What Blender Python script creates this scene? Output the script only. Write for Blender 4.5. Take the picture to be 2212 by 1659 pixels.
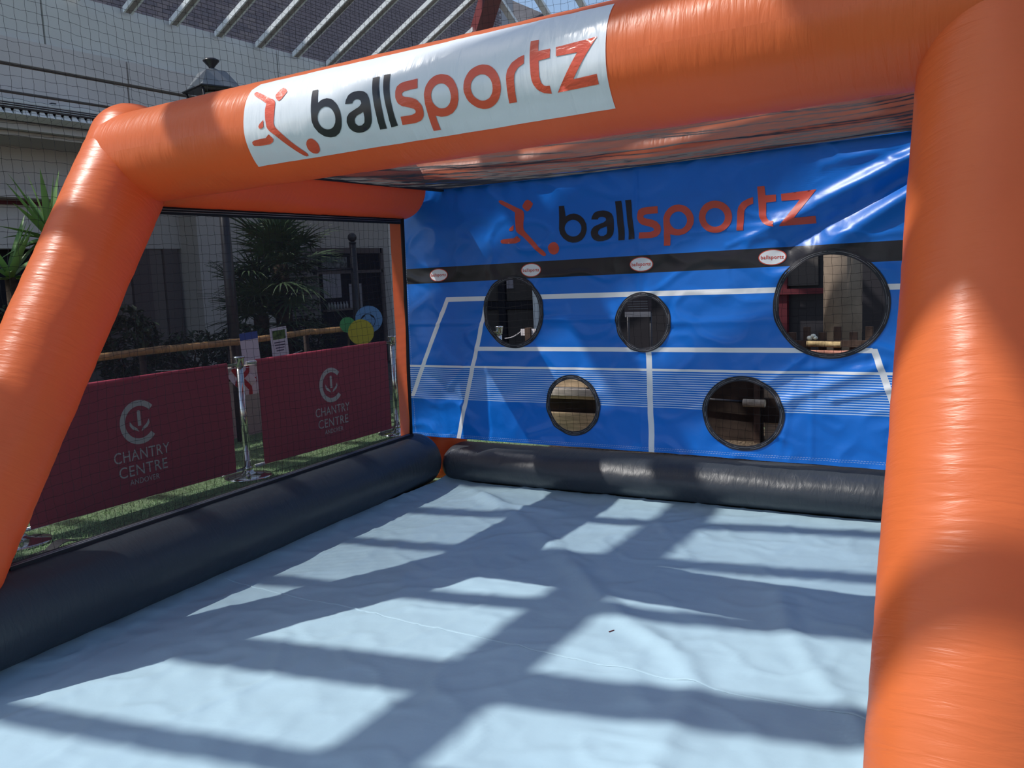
import bpy, bmesh, math, random
from math import sin, cos, pi, radians, sqrt, atan2, exp, hypot
from mathutils import Vector, Matrix, noise
from mathutils.geometry import delaunay_2d_cdt

for o in list(bpy.data.objects):
    bpy.data.objects.remove(o)
SC = bpy.context.scene
COL = SC.collection

# ------------------------------------------------------------------ camera
W, H, FPX = 2212.0, 1659.0, 1905.0
yaw, pitch, roll = radians(30.504), radians(7.161), radians(-2.583)
fwd = Vector((-sin(yaw) * cos(pitch), cos(yaw) * cos(pitch), -sin(pitch)))
rt = Vector((cos(yaw), sin(yaw), 0.0))
up = rt.cross(fwd)
R_ = cos(roll) * rt + sin(roll) * up
U_ = -sin(roll) * rt + cos(roll) * up
cam = bpy.data.cameras.new('camera')
cam.sensor_width = 36.0
cam.lens = 36.0 * FPX / W
cam.clip_start = 0.05
cam.clip_end = 300
camo = bpy.data.objects.new('camera', cam)
COL.objects.link(camo)
camo.matrix_world = Matrix(((R_.x, U_.x, -fwd.x, 0), (R_.y, U_.y, -fwd.y, 0), (R_.z, U_.z, -fwd.z, 1.5), (0, 0, 0, 1)))
SC.camera = camo

# ------------------------------------------------------------------ sky, sun, exposure
LIGHT = Vector((0.613, 0.437, -1.0)).normalized()      # direction the sunlight travels
world = bpy.data.worlds.new('sky')
SC.world = world
world.use_nodes = True
nt = world.node_tree
nt.nodes.clear()
sky = nt.nodes.new('ShaderNodeTexSky')
sky.sky_type = 'NISHITA'
sky.sun_disc = False
sky.sun_elevation = math.asin(-LIGHT.z)
sky.sun_rotation = atan2(-LIGHT.x, -LIGHT.y)
sky.air_density = 1.0
sky.dust_density = 1.4
sky.ozone_density = 1.5
bg = nt.nodes.new('ShaderNodeBackground')
bg.inputs['Strength'].default_value = 0.166
wo = nt.nodes.new('ShaderNodeOutputWorld')
nt.links.new(sky.outputs[0], bg.inputs[0])
nt.links.new(bg.outputs[0], wo.inputs[0])
sun = bpy.data.lights.new('sun', 'SUN')
sun.energy = 4.9
sun.angle = radians(0.55)
sun.color = (1.0, 0.965, 0.92)
suno = bpy.data.objects.new('sun', sun)
COL.objects.link(suno)
suno.location = (-8, -6, 14)
suno.rotation_euler = LIGHT.to_track_quat('-Z', 'Y').to_euler()
vs = SC.view_settings
vs.view_transform = 'Standard'
vs.look = 'None'
vs.gamma = 1.0
vs.use_curve_mapping = False
vs.exposure = 0.0

# ------------------------------------------------------------------ helpers
rnd = random.Random(7)
WLOC = {}


def srgb(r, g, b):
    f = lambda c: c / 12.92 if c <= 0.04045 else ((c + 0.055) / 1.055) ** 2.4
    return (f(r / 255), f(g / 255), f(b / 255), 1.0)


MATS = {}


def mat(name, col, rough=0.5, spec=0.5, metal=0.0, bump=None, var=None, trans=None, coat=0.0, glow=None):
    """col linear rgb; bump=(scale(x,y,z), strength, distance, coord); var=(scale, amount)"""
    if name in MATS:
        return MATS[name]
    m = bpy.data.materials.new(name)
    m.use_nodes = True
    t = m.node_tree
    N, L = t.nodes, t.links
    b = N['Principled BSDF']
    b.inputs['Base Color'].default_value = (*col[:3], 1)
    b.inputs['Roughness'].default_value = rough
    b.inputs['Specular IOR Level'].default_value = spec
    b.inputs['Metallic'].default_value = metal
    b.inputs['Coat Weight'].default_value = coat
    if var:
        tc = N.new('ShaderNodeTexCoord')
        nz = N.new('ShaderNodeTexNoise')
        nz.inputs['Scale'].default_value = var[0]
        nz.inputs['Detail'].default_value = 5
        mp = N.new('ShaderNodeMapping')
        if len(var) > 2:
            mp.inputs['Scale'].default_value = var[2]
        L.new(tc.outputs['Object'], mp.inputs[0])
        L.new(mp.outputs[0], nz.inputs['Vector'])
        rp = N.new('ShaderNodeMapRange')
        rp.inputs['From Min'].default_value = 0.3
        rp.inputs['From Max'].default_value = 0.7
        rp.inputs['To Min'].default_value = 1 - var[1]
        rp.inputs['To Max'].default_value = 1 + var[1] * 0.6
        L.new(nz.outputs['Fac'], rp.inputs['Value'])
        mx = N.new('ShaderNodeVectorMath')
        mx.operation = 'SCALE'
        mx.inputs[0].default_value = col[:3]
        L.new(rp.outputs[0], mx.inputs['Scale'])
        L.new(mx.outputs[0], b.inputs['Base Color'])
    if bump:
        prev = None
        for (sc, st, dist, coord, det, *typ) in bump:
            tc = N.new('ShaderNodeTexCoord')
            mp = N.new('ShaderNodeMapping')
            mp.inputs['Scale'].default_value = sc
            L.new(tc.outputs[coord], mp.inputs[0])
            nz = N.new('ShaderNodeTexNoise')
            nz.inputs['Scale'].default_value = 1.0
            nz.inputs['Detail'].default_value = det
            nz.inputs['Distortion'].default_value = 0.6
            if typ:
                nz.noise_type = 'RIDGED_MULTIFRACTAL'
                nz.normalize = True
            L.new(mp.outputs[0], nz.inputs['Vector'])
            bp = N.new('ShaderNodeBump')
            bp.inputs['Strength'].default_value = st
            bp.inputs['Distance'].default_value = dist
            L.new(nz.outputs['Fac'], bp.inputs['Height'])
            if prev:
                L.new(prev.outputs[0], bp.inputs['Normal'])
            prev = bp
        L.new(prev.outputs[0], b.inputs['Normal'])
    if glow:                                   # thin coated cloth lets some light through, tinted
        tl = N.new('ShaderNodeBsdfTranslucent')
        tl.inputs['Color'].default_value = (*glow[1], 1)
        mg = N.new('ShaderNodeMixShader')
        mg.inputs[0].default_value = glow[0]
        L.new(b.outputs[0], mg.inputs[1])
        L.new(tl.outputs[0], mg.inputs[2])
        b = mg
        L.new(mg.outputs[0], N['Material Output'].inputs['Surface'])
    if trans is not None:                      # share of light that passes straight through
        tr = N.new('ShaderNodeBsdfTransparent')
        mixs = N.new('ShaderNodeMixShader')
        mixs.inputs[0].default_value = 1 - trans
        L.new(tr.outputs[0], mixs.inputs[1])
        L.new(b.outputs[0], mixs.inputs[2])
        L.new(mixs.outputs[0], N['Material Output'].inputs['Surface'])
    MATS[name] = m
    return m


def props(o, label=None, cat=None, group=None, kind=None):
    if label: o['label'] = label
    if cat: o['category'] = cat
    if group: o['group'] = group
    if kind: o['kind'] = kind
    return o


def place(o, loc, parent=None, matrix=None):
    COL.objects.link(o)
    if matrix is not None:
        o.matrix_basis = matrix
        loc = matrix.to_translation()
    else:
        o.location = loc
    WLOC[o.name] = Vector(loc)
    if parent:
        o.parent = parent
        o.matrix_parent_inverse = Matrix.Translation(-WLOC[parent.name])
    return o


def thing(name, loc, label, cat, group=None, kind=None):
    o = bpy.data.objects.new(name, None)
    o.empty_display_size = 0.1
    place(o, loc)
    return props(o, label, cat, group, kind)


def mesh_obj(name, V, F, m, parent=None, smooth=False, uv=None, origin=None):
    """V in world metres; object origin goes to the bottom centre of its box"""
    xs = [v[0] for v in V]; ys = [v[1] for v in V]; zs = [v[2] for v in V]
    c = origin or ((min(xs) + max(xs)) / 2, (min(ys) + max(ys)) / 2, min(zs))
    me = bpy.data.meshes.new(name)
    me.from_pydata([(v[0] - c[0], v[1] - c[1], v[2] - c[2]) for v in V], [], F)
    if m: me.materials.append(m)
    if smooth:
        me.polygons.foreach_set('use_smooth', [True] * len(me.polygons))
    if uv:
        ul = me.uv_layers.new(name='print')
        li = [0] * len(me.loops)
        me.loops.foreach_get('vertex_index', li)
        ul.data.foreach_set('uv', [x for i in li for x in uv[i]])
    me.update()
    o = bpy.data.objects.new(name, me)
    return place(o, c, parent)


def boxg(x0, x1, y0, y1, z0, z1, off=0):
    V = [(x0, y0, z0), (x1, y0, z0), (x1, y1, z0), (x0, y1, z0), (x0, y0, z1), (x1, y0, z1), (x1, y1, z1), (x0, y1, z1)]
    F = [(0, 3, 2, 1), (4, 5, 6, 7), (0, 1, 5, 4), (1, 2, 6, 5), (2, 3, 7, 6), (3, 0, 4, 7)]
    return V, [tuple(i + off for i in f) for f in F]


def box(name, x0, x1, y0, y1, z0, z1, m, parent=None, bev=0.0):
    V, F = boxg(min(x0, x1), max(x0, x1), min(y0, y1), max(y0, y1), min(z0, z1), max(z0, z1))
    o = mesh_obj(name, V, F, m, parent)
    if bev: bevel(o, bev)
    return o


def bevel(o, w, seg=2):
    md = o.modifiers.new('bevel', 'BEVEL')
    md.width = w
    md.segments = seg
    md.limit_method = 'ANGLE'


def frame(d):
    d = Vector(d).normalized()
    a = Vector((0, 0, 1)) if abs(d.z) < 0.9 else Vector((0, 1, 0))
    x = a.cross(d).normalized()
    return x, d.cross(x)


def rodg(p0, p1, r0, r1=None, n=12, off=0, caps=True):
    p0, p1 = Vector(p0), Vector(p1)
    r1 = r0 if r1 is None else r1
    x, y = frame(p1 - p0)
    V = []
    for p, r in ((p0, r0), (p1, r1)):
        for i in range(n):
            a = 2 * pi * i / n
            V.append(tuple(p + x * (cos(a) * r) + y * (sin(a) * r)))
    F = [(i, (i + 1) % n, n + (i + 1) % n, n + i) for i in range(n)]
    if caps: F += [tuple(range(n - 1, -1, -1)), tuple(range(n, 2 * n))]
    return V, [tuple(i + off for i in f) for f in F]


def rod(name, p0, p1, r0, m, parent=None, r1=None, n=14):
    V, F = rodg(p0, p1, r0, r1, n)
    o = mesh_obj(name, V, F, m, parent)
    for p in o.data.polygons:
        p.use_smooth = len(p.vertices) == 4
    return o


def join(gs):
    V, F = [], []
    for v, f in gs:
        k = len(V)
        V += v
        F += [tuple(i + k for i in q) for q in f]
    return V, F


def lathe(name, base, prof, m, parent=None, n=24, smooth=True):
    """prof: (radius, z) list about the vertical through base"""
    V, F = [], []
    for r, z in prof:
        for i in range(n):
            a = 2 * pi * i / n
            V.append((base[0] + r * cos(a), base[1] + r * sin(a), base[2] + z))
    for j in range(len(prof) - 1):
        for i in range(n):
            F.append((j * n + i, j * n + (i + 1) % n, (j + 1) * n + (i + 1) % n, (j + 1) * n + i))
    F.append(tuple(range(n - 1, -1, -1)))
    k = (len(prof) - 1) * n
    F.append(tuple(range(k, k + n)))
    return mesh_obj(name, V, F, m, parent, smooth)


def cdt(loops, step=None):
    """2-D outline loops (first outer, rest holes) -> points, triangles; interior points every step"""
    P, E = [], []
    for lp in loops:
        k = len(P)
        pts = []
        n = len(lp)
        for i in range(n):
            a, b = lp[i], lp[(i + 1) % n]
            q = 1 if not step else max(1, int(hypot(b[0] - a[0], b[1] - a[1]) / step))
            for j in range(q):
                pts.append((a[0] + (b[0] - a[0]) * j / q, a[1] + (b[1] - a[1]) * j / q))
        P += pts
        E += [(k + i, k + (i + 1) % len(pts)) for i in range(len(pts))]
    if step:
        x0 = min(p[0] for p in P); x1 = max(p[0] for p in P)
        y0 = min(p[1] for p in P); y1 = max(p[1] for p in P)
        nx = int((x1 - x0) / step); ny = int((y1 - y0) / step)
        for i in range(1, nx):
            for j in range(1, ny):
                P.append((x0 + (x1 - x0) * i / nx + (j % 2) * step * .3, y0 + (y1 - y0) * j / ny))
    r = delaunay_2d_cdt([Vector(p) for p in P], E, [], 0, 1e-5)
    V2 = [(v.x, v.y) for v in r[0]]
    box_ = [(min(p[1] for p in lp), max(p[1] for p in lp), min(p[0] for p in lp), max(p[0] for p in lp), lp) for lp in loops]
    out = []
    for f in r[2]:
        cx = sum(V2[i][0] for i in f) / 3
        cy = sum(V2[i][1] for i in f) / 3
        inside = False
        for y0_, y1_, x0_, x1_, lp in box_:
            if not (y0_ < cy < y1_ and x0_ < cx < x1_): continue
            for (ax, ay), (bx_, by) in zip(lp, lp[1:] + lp[:1]):
                if (ay > cy) != (by > cy) and cx < (bx_ - ax) * (cy - ay) / (by - ay) + ax:
                    inside = not inside
        if inside: out.append(tuple(f))
    used = sorted({i for f in out for i in f})
    ix = {k: n for n, k in enumerate(used)}
    return [V2[i] for i in used], [tuple(ix[i] for i in f) for f in out]


def ellipse(cx, cy, rx, ry, n=48):
    return [(cx + rx * cos(2 * pi * i / n), cy + ry * sin(2 * pi * i / n)) for i in range(n)]


def flat(name, loops, fn, m, parent=None, step=None, smooth=False, flip=False):
    P, F = cdt(loops, step)
    if flip: F = [f[::-1] for f in F]
    return mesh_obj(name, [fn(*p) for p in P], F, m, parent, smooth, uv=P)


def text_loops(body, width=None, height=None, offset=0.0, spacing=1.0):
    """letters of the built-in face as 2-D verts and faces, centred, scaled to a width"""
    cu = bpy.data.curves.new('lettering', 'FONT')
    cu.body = body
    cu.size = 1.0
    cu.offset = offset
    cu.space_character = spacing
    cu.resolution_u = 4
    ob = bpy.data.objects.new('lettering', cu)
    COL.objects.link(ob)
    dg = bpy.context.evaluated_depsgraph_get()
    me = ob.evaluated_get(dg).to_mesh()
    V = [(v.co.x, v.co.y) for v in me.vertices]
    F = [tuple(p.vertices) for p in me.polygons]
    bpy.data.objects.remove(ob)
    bpy.data.curves.remove(cu)
    x0 = min(v[0] for v in V); x1 = max(v[0] for v in V)
    s = width / (x1 - x0)
    sy = s
    if height:
        sy = height / max(v[1] for v in V)
    V = [((v[0] - (x0 + x1) / 2) * s, v[1] * sy) for v in V]
    return V, F


def fbm(x, y, z=0.0, o=3):
    return noise.fractal(Vector((x, y, z)), 1.0, 2.0, o)


def seg_d(px, py, a, b):
    dx, dy = b[0] - a[0], b[1] - a[1]
    t = max(0, min(1, ((px - a[0]) * dx + (py - a[1]) * dy) / (dx * dx + dy * dy)))
    return hypot(px - a[0] - dx * t, py - a[1] - dy * t), t


# ------------------------------------------------------------------ colours
PVC_B = [((7, 46, 1), 0.35, 0.008, 'UV', 4), ((3, 2.5, 1), 0.35, 0.03, 'UV', 2)]
M_orange = mat('orange_pvc', (0.82, 0.200, 0.055), 0.36, 0.5, bump=PVC_B, var=(3, .06), glow=(.34, (1.0, 0.18, 0.065)))
M_black = mat('black_pvc', (0.036, 0.043, 0.052), 0.42, 0.5, bump=[((9, 30, 1), 0.35, 0.010, 'UV', 4), ((3, 2.0, 1), 0.4, 0.03, 'UV', 2)])
M_hem = mat('black_webbing', (0.018, 0.018, 0.022), 0.7, 0.3)
M_zip = mat('zip_teeth', (0.20, 0.20, 0.22), 0.45, 0.5, 0.2)
M_mesh = mat('black_mesh_fabric', (0.050, 0.042, 0.048), 0.8, 0.1, trans=0.60)
M_roofmesh = mat('black_net_thread', (0.06, 0.058, 0.064), 0.6, 0.3, glow=(.35, (.12, .115, .12)))
M_white = mat('white_pvc', (0.74, 0.78, 0.82), 0.24, 0.6, bump=[((22, 5, 1), 0.35, 0.010, 'UV', 3), ((4, 4, 1), .45, .02, 'UV', 2)])
M_lred = mat('red_print', (0.72, 0.10, 0.05), 0.30, 0.5, bump=[((26, 60, 1), 0.3, 0.008, 'UV', 4)])
M_lblk = mat('charcoal_print', (0.020, 0.020, 0.028), 0.30, 0.5)
M_sred = mat('red_sheet_print', (0.62, 0.085, 0.055), 0.38, 0.4)
M_sblk = mat('black_sheet_print', (0.016, 0.016, 0.024), 0.38, 0.4)
M_swht = mat('white_sheet_print', (0.84, 0.86, 0.88), 0.4, 0.4)
M_chrome = mat('polished_steel', (0.72, 0.73, 0.75), 0.12, 0.5, 1.0)
M_thread = mat('pale_thread', (0.28, 0.29, 0.31), 0.7, 0.2)

# ------------------------------------------------------------------ the ground
M_turf = mat('artificial_turf', (0.25, 0.36, 0.20), 0.9, 0.1, var=(60, .5), bump=[((160, 160, 160), 0.8, 0.02, 'Object', 3)])
M_pave = mat('paving', (0.16, 0.15, 0.14), 0.85, 0.2, var=(4, .25))
V, F = boxg(-9.45, 6, -6, 8.6, -0.06, 0.0)
props(mesh_obj('floor', V, F, M_turf), 'short green artificial turf around the inflatable goal', 'floor', kind='structure')
V, F = boxg(-3.55, 1.5, 5.75, 7.9, .0005, .004)
M_grav = mat('brown_gravel', (.17, .125, .085), .95, .1, var=(45, .8), bump=[((120, 120, 120), 1.0, .01, 'Object', 2)])
props(mesh_obj('floor_gravel', V, F, M_grav), 'brown gravel strip on the ground behind the goal', 'floor', kind='structure')
V, F = boxg(-40, 40, -30, 60, -0.30, -0.065)
props(mesh_obj('floor_paving', V, F, M_pave), 'plain grey paving of the shopping arcade', 'floor', kind='structure')
V, F = [], []
for i in range(52000):
    x = rnd.uniform(-6.7, -3.98); y = rnd.uniform(2.0, 7.6)
    a = rnd.uniform(0, 2 * pi); h_ = rnd.uniform(.012, .026); w_ = rnd.uniform(.0015, .003)
    lx, ly = rnd.uniform(-.012, .012), rnd.uniform(-.012, .012)
    k = len(V)
    V += [(x - cos(a) * w_, y - sin(a) * w_, 0), (x + cos(a) * w_, y + sin(a) * w_, 0), (x + lx, y + ly, h_)]
    F.append((k, k + 1, k + 2))
M_blade = mat('turf_blade', (0.33, 0.52, 0.24), 0.55, 0.3, var=(2.5, .45))
props(mesh_obj('turf_blades', V, F, M_blade), 'short green plastic turf blades beside the maroon barriers', 'grass', kind='stuff')

# ------------------------------------------------------------------ grey ground sheet inside the goal
RIDGE = [([(-3.17, 4.91), (-2.6, 4.48), (-1.99, 3.87), (-1.52, 3.38), (-1.10, 3.07), (-.98, 2.84), (-.96, 2.54), (-.9, 2.2), (-.95, 1.9)], .018, .055),
         ([(-.95, 3.9), (-.81, 3.48), (-.59, 3.09), (-.42, 2.79), (-.3, 2.5)], .016, .05),
         ([(-3.31, 5.0), (-2.9, 4.75), (-2.5, 4.72)], .014, .05),
         ([(-1.86, 4.77), (-1.61, 4.4), (-1.45, 4.2)], .008, .03),
         ([(-1.3, 3.0), (-1.05, 2.6), (-1.0, 2.2)], .008, .06),
         ([(-2.55, 1.9), (-2.45, 2.25), (-2.7, 2.6)], .007, .02),
         ([(-1.5, 1.95), (-1.35, 2.2), (-1.1, 2.35)], .007, .03)]


def sheet_h(x, y):
    z = .004 + .007 * (fbm(x * 1.3, y * 1.3, 2, 2) + .6)
    z += .0035 * abs(fbm(x * 4.2 + 3, y * 4.2, 5, 3))
    r = 1 - abs(fbm(x * 2.6 + 9, y * 2.6 + 1, 8, 2))
    z += .006 * max(0, r - .82) / .18
    r = 1 - abs(fbm(x * 5.5 + 19, y * 3.5 + 4, 3, 2))
    z += .003 * max(0, r - .8) / .2
    for path, amp, w in RIDGE:
        d = 9
        for a, b in zip(path, path[1:]):
            d = min(d, seg_d(x, y, a, b)[0])
        if d < w * 3:
            z += amp * exp(-(d / w) ** 2)
    if x < -3.35: z += .05 * ((-3.35 - x) / .3) ** 2          # turned up against the side tubes
    if y > 4.95: z += .04 * ((y - 4.95) / .3) ** 2
    return max(z, .003)


X0, X1, Y0, Y1, ST = -3.62, 0.02, 1.05, 5.16, .02
nx, ny = int((X1 - X0) / ST), int((Y1 - Y0) / ST)
V = []; UV = []
for j in range(ny + 1):
    for i in range(nx + 1):
        x = X0 + (X1 - X0) * i / nx; y = Y0 + (Y1 - Y0) * j / ny
        V.append((x, y, sheet_h(x, y))); UV.append((x, y))
F = [(j * (nx + 1) + i, j * (nx + 1) + i + 1, (j + 1) * (nx + 1) + i + 1, (j + 1) * (nx + 1) + i) for j in range(ny) for i in range(nx)]
M_tarp = mat('grey_tarpaulin', (0.405, 0.575, 0.665), 0.42, 0.45, var=(2.0, .05),
             bump=[((2.2, 2.6, 1), 0.55, 0.030, 'UV', 3, 1), ((7, 6, 1), 0.30, 0.012, 'UV', 5, 1), ((30, 30, 1), 0.15, 0.004, 'UV', 3)])
gs = thing('ground_sheet', (-1.8, 3.1, 0), 'pale grey wrinkled tarpaulin spread on the ground inside the goal', 'ground sheet')
mesh_obj('sheet', V, F, M_tarp, gs, True, uv=UV)
# sewn seam across the sheet
V, F = [], []
n = 160
for i in range(n + 1):
    x = -3.5 + 3.45 * i / n
    y = 2.965 - .035 * (x + 3.2) + .004 * sin(x * 9)
    z = sheet_h(x, y)
    V += [(x, y - .007, z + .0005), (x, y, z + .0045), (x, y + .007, z + .0005)]
    if i: F += [(3 * i - 3, 3 * i - 2, 3 * i + 1, 3 * i), (3 * i - 2, 3 * i - 1, 3 * i + 2, 3 * i + 1)]
mesh_obj('seam', V, F, M_tarp, gs, True)
V, F = rodg((-1.465, 3.185, .032), (-1.452, 3.208, .033), .0028, .0015, 6)
zz = sheet_h(-1.455, 3.197)
V = [(a, b, c - .032 + zz + .002) for a, b, c in V]
props(mesh_obj('splinter', V, F, mat('dark_red_scrap', (.13, .02, .02), .6)), 'tiny dark red splinter lying on the grey ground sheet', 'splinter')

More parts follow.
